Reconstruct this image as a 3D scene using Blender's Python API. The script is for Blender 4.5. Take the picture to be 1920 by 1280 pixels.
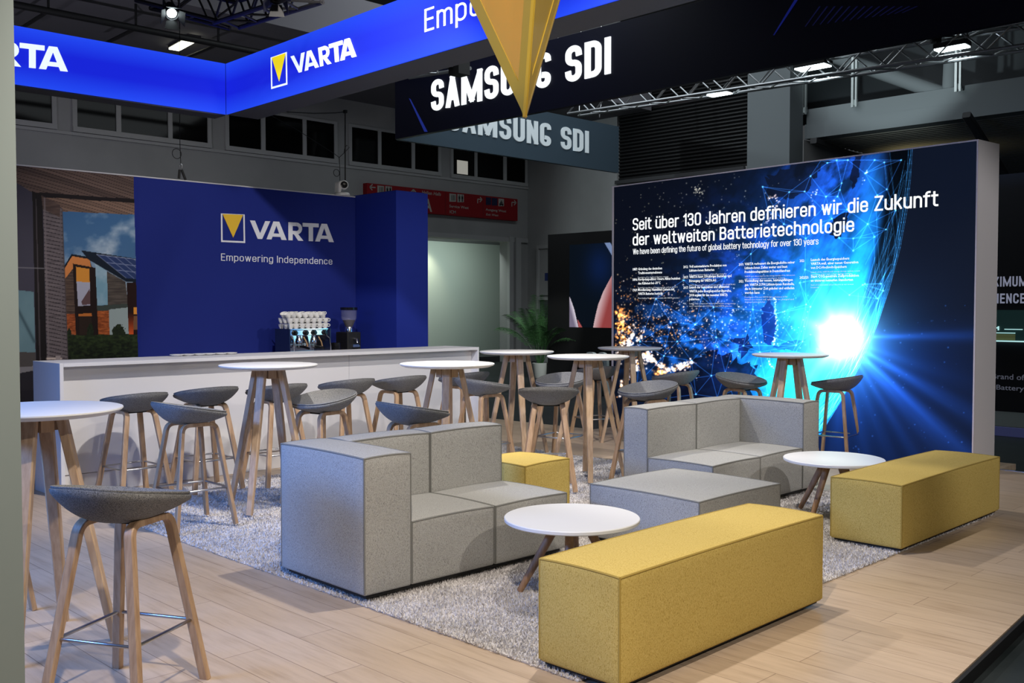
import bpy, bmesh, math, random
import numpy as np
from mathutils import Vector, Matrix
random.seed(7); rng = np.random.default_rng(7)
for o in list(bpy.data.objects): bpy.data.objects.remove(o)
SC = bpy.context.scene
COL = SC.collection
PI = math.pi
# ------------------------------------------------------------------ camera
F, CAMH = 1867.0, 1.5
TH = math.atan(65/F); PHI = math.atan(1870/F)
FW = Vector((math.cos(PHI), math.sin(PHI), 0)); RT = Vector((math.sin(PHI), -math.cos(PHI), 0))
cam = bpy.data.cameras.new('camera'); camo = bpy.data.objects.new('camera', cam); COL.objects.link(camo)
cam.sensor_fit = 'HORIZONTAL'; cam.sensor_width = 36; cam.lens = 36*F/1920; cam.clip_start = .05; cam.clip_end = 200
camo.location = (0, 0, CAMH); camo.rotation_euler = (PI/2-TH, 0, PHI-PI/2)
SC.camera = camo
# ------------------------------------------------------------------ world, exposure
SC.view_settings.view_transform = 'Standard'; SC.view_settings.look = 'None'
SC.view_settings.exposure = 0.0; SC.view_settings.gamma = 1; SC.view_settings.use_curve_mapping = False
w = bpy.data.worlds.new('hall_ambient'); SC.world = w; w.use_nodes = True
w.node_tree.nodes['Background'].inputs[0].default_value = (.85, .93, 1.0, 1); w.node_tree.nodes['Background'].inputs[1].default_value = .055
# ------------------------------------------------------------------ stage lamps and added fill lights
def spot(name, loc, to, power, color=(1, .94, .86), size=70, rad=.06, blend=.5):
    l = bpy.data.lights.new(name, 'SPOT'); l.energy = power; l.color = color; l.spot_size = math.radians(size); l.spot_blend = blend; l.shadow_soft_size = rad
    o = bpy.data.objects.new(name, l); COL.objects.link(o); o.location = loc
    o.rotation_euler = (Vector(to)-Vector(loc)).to_track_quat('-Z', 'Y').to_euler(); return o
def area(name, loc, to, power, color, sx, sy, spread=180):
    l = bpy.data.lights.new(name, 'AREA'); l.energy = power; l.color = color; l.shape = 'RECTANGLE'; l.size = sx; l.size_y = sy; l.spread = math.radians(spread)
    o = bpy.data.objects.new(name, l); COL.objects.link(o); o.location = loc
    o.rotation_euler = (Vector(to)-Vector(loc)).to_track_quat('-Z', 'Y').to_euler(); return o
spot('stage_spot', (4.25, 3.5, 4.5), (3.7, 3.5, 0), 430, (1, .94, .86), 110)
spot('stage_spot', (5.75, 6.5, 4.4), (6.1, 3.4, 0), 420, (1, .95, .88), 92)
spot('stage_spot', (2.4, -1.6, 3.6), (4.0, 4.2, .3), 390, (1, .91, .80), 60)
spot('stage_spot', (3.6, 4.9, 4.5), (5.2, 8.1, .6), 640, (1, .94, .88), 80)
spot('stage_spot', (.9, 1.2, 4.3), (2.5, 2.8, 0), 640, (1, .89, .76), 60)
spot('stage_spot', (6.3, 3.0, 4.4), (7.6, 6.2, .4), 420, (1, .94, .88), 85)
spot('stage_spot', (6.8, -2.2, 4.2), (8.5, 3.0, 1.0), 520, (1, .96, .94), 44)  # added so that the screen wall's side face is not dark
area('blue_fill_light', (-.9, 5.9, 2.5), (2.9, 5.0, .55), 80, (.15, .36, 1), 3.0, .5, 90)  # unseen blue area light added to tint the near sofa's left face
area('hall_fill_light', (14, 12, 8.5), (16, 15, 0), 380, (.88, .96, 1), 8, 8)  # unseen area fill added for the ambient level of the hall
spot('gallery_spot', (14.2, 16.6, 6.2), (17.5, 15.2, 5.1), 160, (.8, .95, 1), 90)
spot('palm_fill_spot', (13.4, 11.0, 4.4), (15.2, 14.4, 1.1), 620, (.95, 1, .95), 22)  # added spot, brightens the palm
spot('letter_fill_spot', (11.5, 10.5, 4.2), (12.9, 12.0, .3), 90, (.9, 1, 1), 22)  # added spot that lifts the dim standing letters
spot('pyramid_fill_spot', (.6, .4, 3.0), (3.25, 3.35, 3.0), 330, (1, .96, .86), 22)  # added spot, makes the gold pyramid brighter
spot('hidden_fill_spot', (.5, 12.6, 2.3), (1.5, 17.5, 6.5), 150, (.86, .84, 1), 120); spot('hidden_fill_spot', (4.5, 12.6, 2.3), (5.5, 17.5, 6.5), 170, (.86, .84, 1), 120)  # unseen pair added behind the booth wall to lighten ceiling and hall wall
spot('post_fill_spot', (17.5, 8.8, 4.9), (21.2, 9.6, 7.2), 300, (.85, 1, 1), 60)  # added spot that makes the glazing posts bright
# ------------------------------------------------------------------ pixel helpers: a pixel of the photograph to a point of the place
def ray(x, y):
    u = (x-960)/F; v = (y-640)/F
    return FW*(math.cos(TH)-math.sin(TH)*v) + RT*u + Vector((0, 0, -math.sin(TH)-math.cos(TH)*v))
CP = Vector((0, 0, CAMH))
def atz(x, y, z=0.0):
    r = ray(x, y); return CP + r*((z-CAMH)/r.z)
def atX(x, y, X):
    r = ray(x, y); return CP + r*(X/r.x)
def atY(x, y, Y):
    r = ray(x, y); return CP + r*(Y/r.y)
def atd(x, y, d):
    r = ray(x, y); return CP + r*(d/(r.x*FW.x+r.y*FW.y))
# ------------------------------------------------------------------ object helpers
def tag(o, label=None, cat=None, group=None, kind=None):
    if label: o['label'] = label
    if cat: o['category'] = cat
    if group: o['group'] = group
    if kind: o['kind'] = kind
    return o
def empty(name, loc=(0, 0, 0), rz=0.0, label=None, cat=None, group=None):
    o = bpy.data.objects.new(name, None); COL.objects.link(o); o.location = loc; o.rotation_euler = (0, 0, rz); o.empty_display_size = .1
    return tag(o, label, cat, group)
def link_mesh(name, me, mat, parent=None, smooth=False, angle=None):
    o = bpy.data.objects.new(name, me); COL.objects.link(o)
    if mat is not None:
        for m in (mat if isinstance(mat, (list, tuple)) else [mat]): me.materials.append(m)
    if parent is not None: o.parent = parent
    if smooth:
        me.polygons.foreach_set('use_smooth', [True]*len(me.polygons))
        if angle is not None:
            me.set_sharp_from_angle(angle=math.radians(angle))
    return o
def copy_tree(o, parent=None):
    c = o.copy(); COL.objects.link(c)
    if parent is not None: c.parent = parent
    for ch in list(o.children): copy_tree(ch, c)
    return c
class MB:
    """collects geometry that becomes ONE mesh object"""
    def __init__(s): s.v = []; s.f = []; s.mi = []
    def add(s, vs, fs, mi=0):
        n = len(s.v); s.v += [tuple(p) for p in vs]; s.f += [tuple(i+n for i in f) for f in fs]; s.mi += [mi]*len(fs); return s
    def box(s, a, b, mi=0, M=None):
        x0, y0, z0 = a; x1, y1, z1 = b
        vs = [Vector(p) for p in ((x0, y0, z0), (x1, y0, z0), (x1, y1, z0), (x0, y1, z0), (x0, y0, z1), (x1, y0, z1), (x1, y1, z1), (x0, y1, z1))]
        if M is not None: vs = [M @ p for p in vs]
        return s.add(vs, [(0, 3, 2, 1), (4, 5, 6, 7), (0, 1, 5, 4), (1, 2, 6, 5), (2, 3, 7, 6), (3, 0, 4, 7)], mi)
    def tube(s, pts, r, n=8, mi=0, cap=True, closed=False):
        pts = [Vector(p) for p in pts]; N = len(pts); rs = r if isinstance(r, (list, tuple)) else [r]*N
        rings = []; up = None
        for i, p in enumerate(pts):
            if closed: t = pts[(i+1) % N]-pts[i-1]
            else: t = pts[min(i+1, N-1)]-pts[max(i-1, 0)]
            t.normalize()
            if up is None: up = Vector((0, 0, 1)) if abs(t.z) < .9 else Vector((1, 0, 0))
            a = t.cross(up)
            if a.length < 1e-4: a = t.cross(Vector((1, 0, 0)))
            a.normalize(); b = a.cross(t); up = b
            rings.append([p+(a*math.cos(2*PI*k/n)+b*math.sin(2*PI*k/n))*rs[i] for k in range(n)])
        vs = [q for R in rings for q in R]; fs = []
        for i in range(N if closed else N-1):
            j = (i+1) % N
            for k in range(n): fs.append((i*n+k, i*n+(k+1) % n, j*n+(k+1) % n, j*n+k))
        if cap and not closed: fs += [tuple(reversed(range(n))), tuple((N-1)*n+k for k in range(n))]
        return s.add(vs, fs, mi)
    def lathe(s, prof, n=32, mi=0, c=(0, 0, 0), M=None):
        vs = []; fs = []; m = len(prof)
        for (r, z) in prof:
            for k in range(n):
                p = Vector((c[0]+r*math.cos(2*PI*k/n), c[1]+r*math.sin(2*PI*k/n), c[2]+z)); vs.append(M @ p if M is not None else p)
        for i in range(m-1):
            for k in range(n): fs.append((i*n+k, i*n+(k+1) % n, (i+1)*n+(k+1) % n, (i+1)*n+k))
        fs += [tuple(reversed(range(n))), tuple((m-1)*n+k for k in range(n))]
        return s.add(vs, fs, mi)
    def poly(s, pts, mi=0): return s.add(pts, [tuple(range(len(pts)))], mi)
    def prism(s, pts, d, mi=0):
        """outline extruded by vector d"""
        n = len(pts); P = [Vector(p) for p in pts]; d = Vector(d)
        return s.add(P+[p+d for p in P], [tuple(reversed(range(n))), tuple(range(n, 2*n))]+[(i, (i+1) % n, n+(i+1) % n, n+i) for i in range(n)], mi)
    def sweep(s, pts, nrm, w_, h_, mi=0):
        """rectangular bar along pts; width along nrm"""
        pts = [Vector(p) for p in pts]; nrm = Vector(nrm).normalized(); vs = []; fs = []; N = len(pts)
        for i, p in enumerate(pts):
            t = (pts[min(i+1, N-1)]-pts[max(i-1, 0)]).normalized(); sd = t.cross(nrm).normalized()
            ww = w_[i] if isinstance(w_, list) else w_; hh = h_[i] if isinstance(h_, list) else h_
            c = .22
            for (a, b) in ((-1+c, -1), (1-c, -1), (1, -1+c), (1, 1-c), (1-c, 1), (-1+c, 1), (-1, 1-c), (-1, -1+c)):
                vs.append(p+nrm*(a*ww/2)+sd*(b*hh/2))
        for i in range(N-1):
            for k in range(8): fs.append((i*8+k, i*8+(k+1) % 8, (i+1)*8+(k+1) % 8, (i+1)*8+k))
        fs += [tuple(reversed(range(8))), tuple((N-1)*8+k for k in range(8))]
        return s.add(vs, fs, mi)
    def build(s, name, mat, parent=None, smooth=False, angle=40, bevel=0, recalc=True):
        me = bpy.data.meshes.new(name); me.from_pydata(s.v, [], s.f)
        if any(s.mi): me.polygons.foreach_set('material_index', s.mi)
        if recalc or bevel:
            bm = bmesh.new(); bm.from_mesh(me)
            if recalc: bmesh.ops.recalc_face_normals(bm, faces=bm.faces)
            if bevel: bmesh.ops.bevel(bm, geom=bm.edges[:], offset=bevel, segments=2, affect='EDGES', profile=.6)
            bm.to_mesh(me); bm.free()
        me.update()
        return link_mesh(name, me, mat, parent, smooth, angle)
def boxobj(name, a, b, mat, parent=None, bevel=0):
    return MB().box(a, b).build(name, mat, parent, bevel=bevel)
def structure(o): o['kind'] = 'structure'; return o
# ------------------------------------------------------------------ materials
def mat(name, color=(.5, .5, .5), rough=.5, metal=0, emit=None, es=1.0, alpha=None, trans=0, spec=None, coat=0):
    m = bpy.data.materials.new(name); m.use_nodes = True; b = m.node_tree.nodes['Principled BSDF']
    b.inputs['Base Color'].default_value = (*color, 1); b.inputs['Roughness'].default_value = rough; b.inputs['Metallic'].default_value = metal
    if emit: b.inputs['Emission Color'].default_value = (*emit, 1); b.inputs['Emission Strength'].default_value = es
    if trans: b.inputs['Transmission Weight'].default_value = trans
    if spec is not None: b.inputs['Specular IOR Level'].default_value = spec
    if coat: b.inputs['Coat Weight'].default_value = coat
    return m
def nd(m, t, **k):
    n = m.node_tree.nodes.new(t)
    for a, b in k.items(): setattr(n, a, b)
    return n
def ramp(m, fac, stops):
    r = nd(m, 'ShaderNodeValToRGB'); e = r.color_ramp.elements
    while len(e) < len(stops): e.new(.5)
    for i, (p, c) in enumerate(stops): e[i].position = p; e[i].color = (*c, 1)
    m.node_tree.links.new(fac, r.inputs[0]); return r.outputs[0]
def coords(m, kind='Object', scale=(1, 1, 1), rot=(0, 0, 0)):
    t = nd(m, 'ShaderNodeTexCoord'); mp = nd(m, 'ShaderNodeMapping'); mp.inputs['Scale'].default_value = scale; mp.inputs['Rotation'].default_value = rot
    m.node_tree.links.new(t.outputs[kind], mp.inputs[0]); return mp.outputs[0]
def noise(m, vec, scale, detail=4, rough=.55):
    n = nd(m, 'ShaderNodeTexNoise'); n.inputs['Scale'].default_value = scale; n.inputs['Detail'].default_value = detail; n.inputs['Roughness'].default_value = rough
    m.node_tree.links.new(vec, n.inputs['Vector']); return n.outputs['Fac']
def bump(m, h, strength, dist=.01):
    b = nd(m, 'ShaderNodeBump'); b.inputs['Strength'].default_value = strength; b.inputs['Distance'].default_value = dist
    m.node_tree.links.new(h, b.inputs['Height']); m.node_tree.links.new(b.outputs[0], m.node_tree.nodes['Principled BSDF'].inputs['Normal'])
def base(m, c): m.node_tree.links.new(c, m.node_tree.nodes['Principled BSDF'].inputs['Base Color'])
def mixc(m, a, b, f, mode='MIX'):
    n = nd(m, 'ShaderNodeMix', data_type='RGBA', blend_type=mode)
    L = m.node_tree.links
    for i, q in ((6, a), (7, b)):
        if isinstance(q, tuple): n.inputs[i].default_value = (*q, 1)
        else: L.new(q, n.inputs[i])
    if isinstance(f, (int, float)): n.inputs[0].default_value = f
    else: L.new(f, n.inputs[0])
    return n.outputs[2]
def fabric(name, lo, mid, hi, scale=170):
    m = mat(name, mid, .95, spec=.15)
    v = coords(m); a = noise(m, v, scale, 3, .7)
    v2 = coords(m, scale=(1, 1, .25)); b = noise(m, v2, scale*2.1, 2, .6)
    mx = nd(m, 'ShaderNodeMath', operation='ADD'); m.node_tree.links.new(a, mx.inputs[0]); m.node_tree.links.new(b, mx.inputs[1])
    hf = nd(m, 'ShaderNodeMath', operation='MULTIPLY'); hf.inputs[1].default_value = .5; m.node_tree.links.new(mx.outputs[0], hf.inputs[0])
    base(m, ramp(m, hf.outputs[0], [(.36, lo), (.47, mid), (.62, hi)])); bump(m, hf.outputs[0], .35, .004); return m
def woodmat(name, lo, hi, scale=(14, 14, 1.1), rough=.5):
    m = mat(name, hi, rough); v = coords(m, scale=scale); a = noise(m, v, 3.2, 5, .6)
    base(m, ramp(m, a, [(.3, lo), (.68, hi)])); bump(m, a, .08, .002); return m
M = {}
M['grey_fabric'] = fabric('grey_fabric', (.15, .148, .142), (.335, .332, .317), (.42, .418, .4), 210)
M['yellow_fabric'] = fabric('yellow_fabric', (.31, .21, .045), (.535, .39, .105), (.63, .48, .165), 210)
M['stool_fabric'] = fabric('stool_fabric', (.035, .035, .037), (.15, .15, .152), (.31, .31, .305), 250)
M['piping_grey'] = mat('piping_grey', (.17, .17, .16), .9); M['piping_yellow'] = mat('piping_yellow', (.36, .25, .05), .9)
M['plinth'] = mat('black_plinth', (.01, .01, .01), .7)
M['oak'] = woodmat('stool_oak', (.31, .185, .1), (.5, .335, .205))
M['oak_pale'] = woodmat('table_oak', (.37, .24, .145), (.53, .38, .25))
M['oak_dark'] = woodmat('coffee_table_oak', (.2, .105, .05), (.36, .21, .115))
M['white_lam'] = mat('white_laminate', (.7, .695, .685), .4)
M['counter_white'] = mat('counter_white', (.72, .71, .72), .5)
M['chrome'] = mat('chrome', (.8, .8, .82), .15, 1)
M['steel'] = mat('steel', (.5, .5, .52), .3, 1)
M['black'] = mat('matt_black', (.007, .007, .008), .6); M['black_gloss'] = mat('gloss_black', (.008, .008, .01), .12)
M['grey_dark'] = mat('dark_grey', (.05, .05, .055), .6)
M['white_plastic'] = mat('white_plastic', (.75, .75, .76), .4)
M['white_porcelain'] = mat('white_porcelain', (.85, .84, .82), .2)
M['blue_panel'] = mat('blue_panel', (.0095, .02, .185), .7, spec=.2)
M['blue_cabinet'] = mat('blue_cabinet', (.014, .03, .27), .6, spec=.2)
M['print_white'] = mat('print_white', (.72, .73, .8), .7); M['print_yellow'] = mat('print_yellow', (.75, .47, .03), .7)
M['edge_white'] = mat('panel_edge', (.55, .55, .58), .6)
M['lit_white'] = mat('lit_white', (.5, .5, .5), .5, emit=(.86, .97, 1), es=.95)
M['lit_yellow'] = mat('lit_yellow', (.5, .4, .02), .5, emit=(.85, .68, .0), es=.95)
M['screen_white'] = mat('screen_white', (0, 0, 0), .5, emit=(.95, .98, 1), es=1.15, spec=0)
M['screen_small'] = mat('screen_small_white', (0, 0, 0), .5, emit=(.8, .86, .95), es=.9, spec=0)
def header_blue():
    m = mat('header_blue', (.01, .02, .2), .6, spec=.1); v = coords(m, 'Generated')
    s = nd(m, 'ShaderNodeSeparateXYZ'); m.node_tree.links.new(v, s.inputs[0])
    d = nd(m, 'ShaderNodeMath', operation='SUBTRACT'); d.inputs[1].default_value = .5; m.node_tree.links.new(s.outputs[1], d.inputs[0])
    a = nd(m, 'ShaderNodeMath', operation='ABSOLUTE'); m.node_tree.links.new(d.outputs[0], a.inputs[0])
    c = ramp(m, a.outputs[0], [(.12, (.008, .017, .66)), (.5, (.016, .066, .86))])
    b = m.node_tree.nodes['Principled BSDF']; m.node_tree.links.new(c, b.inputs['Emission Color']); b.inputs['Emission Strength'].default_value = 1.0
    return m
M['header_blue'] = header_blue()
M['navy'] = mat('navy_print', (.006, .007, .028), .5, spec=.25)
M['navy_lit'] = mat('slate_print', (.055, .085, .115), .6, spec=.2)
M['plaster'] = mat('hall_plaster', (.42, .42, .42), .9)
v = noise(M['plaster'], coords(M['plaster']), .6, 5); base(M['plaster'], ramp(M['plaster'], v, [(.3, (.36, .36, .36)), (.7, (.46, .46, .46))]))
M['frame_grey'] = mat('window_frame', (.5, .5, .5), .6)
M['dark_glass'] = mat('dark_glass', (.005, .005, .005), .06, spec=.12)
M['red_sign'] = mat('red_sign', (.32, .012, .018), .6, spec=.2)
M['sign_white'] = mat('sign_white', (.5, .48, .44), .7); M['sign_navy'] = mat('sign_navy', (.008, .012, .06), .7)
M['ceiling'] = mat('hall_ceiling', (.17, .165, .185), .9)
M['column'] = mat('concrete_column', (.2, .225, .24), .85)
M['gold'] = mat('gold_panel', (.62, .4, .05), .35, coat=.3)
M['gold_dark'] = mat('gold_edge', (.3, .2, .05), .4)
M['lamp_lit'] = mat('lamp_lit', (1, 1, 1), .5, emit=(.82, .97, 1), es=9)
M['tube_lit'] = mat('tube_lit', (1, 1, 1), .5, emit=(1, .98, .72), es=4)
M['green_leaf'] = mat('palm_leaf', (.05, .14, .045), .5)
M['soil'] = mat('soil', (.02, .014, .01), .9)
M['grey_panel'] = mat('pillar_panel', (.3, .355, .35), .75, spec=.25)
def tinted(name, col, t=.35):
    m = mat(name, col, .12, coat=.6); nt = m.node_tree; b = nt.nodes['Principled BSDF']; out = nt.nodes['Material Output']
    tr = nd(m, 'ShaderNodeBsdfTransparent'); tr.inputs[0].default_value = (1, .62, .22, 1); mx = nd(m, 'ShaderNodeMixShader'); mx.inputs[0].default_value = t
    nt.links.new(b.outputs[0], mx.inputs[1]); nt.links.new(tr.outputs[0], mx.inputs[2]); nt.links.new(mx.outputs[0], out.inputs[0]); return m
M['amber'] = tinted('amber_acrylic', (.86, .58, .13), .27)
def clear(name, col, t=.8):
    m = mat(name, col, .05); nt = m.node_tree; b = nt.nodes['Principled BSDF']; out = nt.nodes['Material Output']
    tr = nd(m, 'ShaderNodeBsdfTransparent'); mx = nd(m, 'ShaderNodeMixShader'); mx.inputs[0].default_value = t
    nt.links.new(b.outputs[0], mx.inputs[1]); nt.links.new(tr.outputs[0], mx.inputs[2]); nt.links.new(mx.outputs[0], out.inputs[0]); return m
M['clear'] = clear('clear_plastic', (.5, .5, .6), .82)
def floor_mat():
    m = mat('oak_laminate', (.5, .4, .3), .42, spec=.35); L = m.node_tree.links
    t = nd(m, 'ShaderNodeTexCoord'); s = nd(m, 'ShaderNodeSeparateXYZ'); L.new(t.outputs['Object'], s.inputs[0])
    c = nd(m, 'ShaderNodeCombineXYZ'); L.new(s.outputs[1], c.inputs[0]); L.new(s.outputs[0], c.inputs[1])
    b = nd(m, 'ShaderNodeTexBrick'); L.new(c.outputs[0], b.inputs['Vector']); b.offset = .37; b.inputs['Scale'].default_value = 1
    b.inputs['Brick Width'].default_value = 1.28; b.inputs['Row Height'].default_value = .19; b.inputs['Mortar Size'].default_value = .0016
    b.inputs['Color1'].default_value = (.47, .36, .26, 1); b.inputs['Color2'].default_value = (.52, .405, .3, 1); b.inputs['Mortar'].default_value = (.2, .14, .1, 1)
    mp = nd(m, 'ShaderNodeMapping'); mp.inputs['Scale'].default_value = (1.5, 15, 1); L.new(c.outputs[0], mp.inputs[0])
    n = noise(m, mp.outputs[0], 1.6, 6, .65); g = ramp(m, n, [(.3, (.66, .61, .56)), (.48, (.94, .93, .92)), (.7, (1.12, 1.11, 1.1))])
    base(m, mixc(m, b.outputs['Color'], g, .62, 'MULTIPLY'))
    return m
M['floor'] = floor_mat()
M['hall_floor'] = mat('hall_floor', (.035, .045, .05), .5, spec=.25)
nn = noise(M['hall_floor'], coords(M['hall_floor']), 2.0, 6); base(M['hall_floor'], ramp(M['hall_floor'], nn, [(.3, (.012, .017, .019)), (.7, (.03, .037, .04))]))
def rugmat(name, lo, hi):
    m = mat(name, hi, .95, spec=.1); v = coords(m); a = noise(m, v, 90, 3); b2 = noise(m, v, 3.0, 4)
    base(m, mixc(m, ramp(m, a, [(.3, lo), (.65, hi)]), ramp(m, b2, [(.35, (.84, .84, .84)), (.65, (1.03, 1.03, 1.03))]), .8, 'MULTIPLY')); return m
M['rug'] = rugmat('rug_pile', (.5, .475, .47), (.7, .672, .665))
def ribbed(name, lo, hi, axis, freq):
    m = mat(name, hi, .6, spec=.2); t = nd(m, 'ShaderNodeTexCoord'); s = nd(m, 'ShaderNodeSeparateXYZ'); m.node_tree.links.new(t.outputs['Object'], s.inputs[0])
    a = nd(m, 'ShaderNodeMath', operation='MULTIPLY'); a.inputs[1].default_value = freq; m.node_tree.links.new(s.outputs[axis], a.inputs[0])
    f = nd(m, 'ShaderNodeMath', operation='FRACT'); m.node_tree.links.new(a.outputs[0], f.inputs[0])
    base(m, ramp(m, f.outputs[0], [(.25, hi), (.5, lo), (.9, hi)])); return m
M['shutter'] = mat('roller_shutter', (.012, .012, .013), .45)
M['soffit'] = mat('corrugated_soffit', (.3, .29, .25), .6)
def vcol_mat(name, strength=None):
    m = mat(name, (0, 0, 0), .6, spec=.1 if strength else .15); b = m.node_tree.nodes['Principled BSDF']
    a = nd(m, 'ShaderNodeAttribute', attribute_name='picture')
    if strength: m.node_tree.links.new(a.outputs['Color'], b.inputs['Emission Color']); b.inputs['Emission Strength'].default_value = strength
    else: m.node_tree.links.new(a.outputs['Color'], b.inputs['Base Color'])
    return m
# ------------------------------------------------------------------ text and flat graphics
class Plane:
    """a vertical face: origin, unit vector to the right, normal towards the viewer"""
    def __init__(s, o, u):
        s.o = Vector(o); s.u = Vector(u).normalized(); s.w = Vector((0, 0, 1)); s.n = s.u.cross(s.w)
    def px(s, x, y):
        r = ray(x, y); t = (s.o-CP).dot(s.n)/r.dot(s.n); p = CP+r*t; return ((p-s.o).dot(s.u), p.z-s.o.z)
    def pt(s, a, b, off=0.0): return s.o+s.u*a+s.w*b+s.n*off
    def mtx(s, a, b, off=0.0, world=None):
        m = Matrix((( s.u.x, s.w.x, s.n.x), (s.u.y, s.w.y, s.n.y), (s.u.z, s.w.z, s.n.z))).to_4x4(); m.translation = s.pt(a, b, off); return m
def local(parent, m):
    bpy.context.view_layer.update()
    return parent.matrix_world.inverted() @ m if parent is not None else m
_tc = {}
def text_mesh(body, bold=0.0, space=1.0, shear=0.0, res=3, extrude=0.0):
    cu = bpy.data.curves.new('t', 'FONT'); cu.body = body; cu.offset = bold; cu.space_character = space; cu.shear = shear; cu.resolution_u = res; cu.fill_mode = 'FRONT' if not extrude else 'BOTH'; cu.extrude = extrude
    o = bpy.data.objects.new('t', cu); COL.objects.link(o); bpy.context.view_layer.update()
    me = bpy.data.meshes.new_from_object(o.evaluated_get(bpy.context.evaluated_depsgraph_get())); bpy.data.objects.remove(o); bpy.data.curves.remove(cu); me.materials.clear(); return me
def arr(me):
    a = np.empty(len(me.vertices)*3); me.vertices.foreach_get('co', a); return a.reshape(-1, 3)
def put_text(name, body, pl, x0, z0, width, cap, m, parent=None, off=.004, bold=0, space=1.0, shear=0, res=3, depth=0.0, x1=None):
    """lettering with its left end at x0, baseline z0, total width and capital height in metres"""
    me = text_mesh(body, bold, space, shear, res, .05 if depth else 0)
    H_ = text_cap(bold); c = arr(me); mn = c[:, 0].min(); mx = c[:, 0].max()
    c[:, 0] = (c[:, 0]-mn)*(width/(mx-mn)); c[:, 1] *= cap/H_
    if depth: c[:, 2] = (c[:, 2]-c[:, 2].min())/(.1)*depth
    me.vertices.foreach_set('co', c.ravel()); me.update()
    o = link_mesh(name, me, m, parent); o.matrix_local = local(parent, pl.mtx(x0, z0, off)); return o
_capc = {}
def text_cap(bold):
    if bold not in _capc: _capc[bold] = arr(text_mesh('H', bold))[:, 1].max()
    return _capc[bold]
def flat(name, polys, pl, m, parent=None, off=.004, thick=.004):
    """polygons in plane coordinates, given a slight thickness"""
    b = MB()
    for i, P in enumerate(polys): b.prism([(p[0], p[1], 0) for p in P], (0, 0, thick+i*.0004))
    o = b.build(name, m, parent, recalc=True); o.matrix_local = local(parent, pl.mtx(0, 0, off)); return o
def warp(polys, quad):
    """unit-square polygons into a plane quad (left bottom, right bottom, right top, left top)"""
    out = []
    for P in polys:
        out.append([tuple(quad[0][k]*(1-x)*(1-y)+quad[1][k]*x*(1-y)+quad[2][k]*x*y+quad[3][k]*(1-x)*y for k in (0, 1)) for x, y in P])
    return out
def wordmark():
    A = [[(.38, 1), (.62, 1), (.27, 0), (0, 0)], [(.46, 1), (.70, 1), (1.12, 0), (.83, 0)], [(.17, .16), (.9, .16), (.82, .34), (.25, .34)]]
    V = [[(0, 1), (.27, 1), (.62, .12), (.62, 0), (.42, 0)], [(.83, 1), (1.1, 1), (.66, 0), (.48, 0), (.48, .14)]]
    T = [[(0, .79), (.94, .79), (.94, 1), (0, 1)], [(.35, 0), (.6, 0), (.6, .8), (.35, .8)]]
    R = [[(0, 0), (.24, 0), (.24, 1), (0, 1)], [(.24, .8), (.45, .8), (.45, 1), (.24, 1)], [(.24, .34), (.45, .34), (.45, .53), (.24, .53)], [(.3, .36), (.55, .36), (.86, 0), (.56, 0)]]
    k = 10; ring = [(.45+.33*math.cos(a), .67+.33*math.sin(a)) for a in np.linspace(-PI/2, PI/2, k)]; rin = [(.45+.135*math.cos(a), .665+.135*math.sin(a)) for a in np.linspace(-PI/2, PI/2, k)]
    R += [[ring[i], ring[i+1], rin[i+1], rin[i]] for i in range(k-1)]
    out = []; W = 4.78
    for L, dx in ((V, 0), (A, .9), (R, 2.12), (T, 2.93), (A, 3.66)): out += [[((x+dx)/W, y) for x, y in P] for P in L]
    return out
def emblem():
    t = .06; fr = [[(0, 0), (1, 0), (1, t), (0, t)], [(0, 1-t*.3), (1, 1-t*.3), (1, 1), (0, 1)], [(0, 0), (t, 0), (t, 1), (0, 1)], [(1-t, 0), (1, 0), (1, 1), (1-t, 1)]]
    return fr, [[(.07, .98), (.93, .98), (.5, .17)]]
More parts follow.
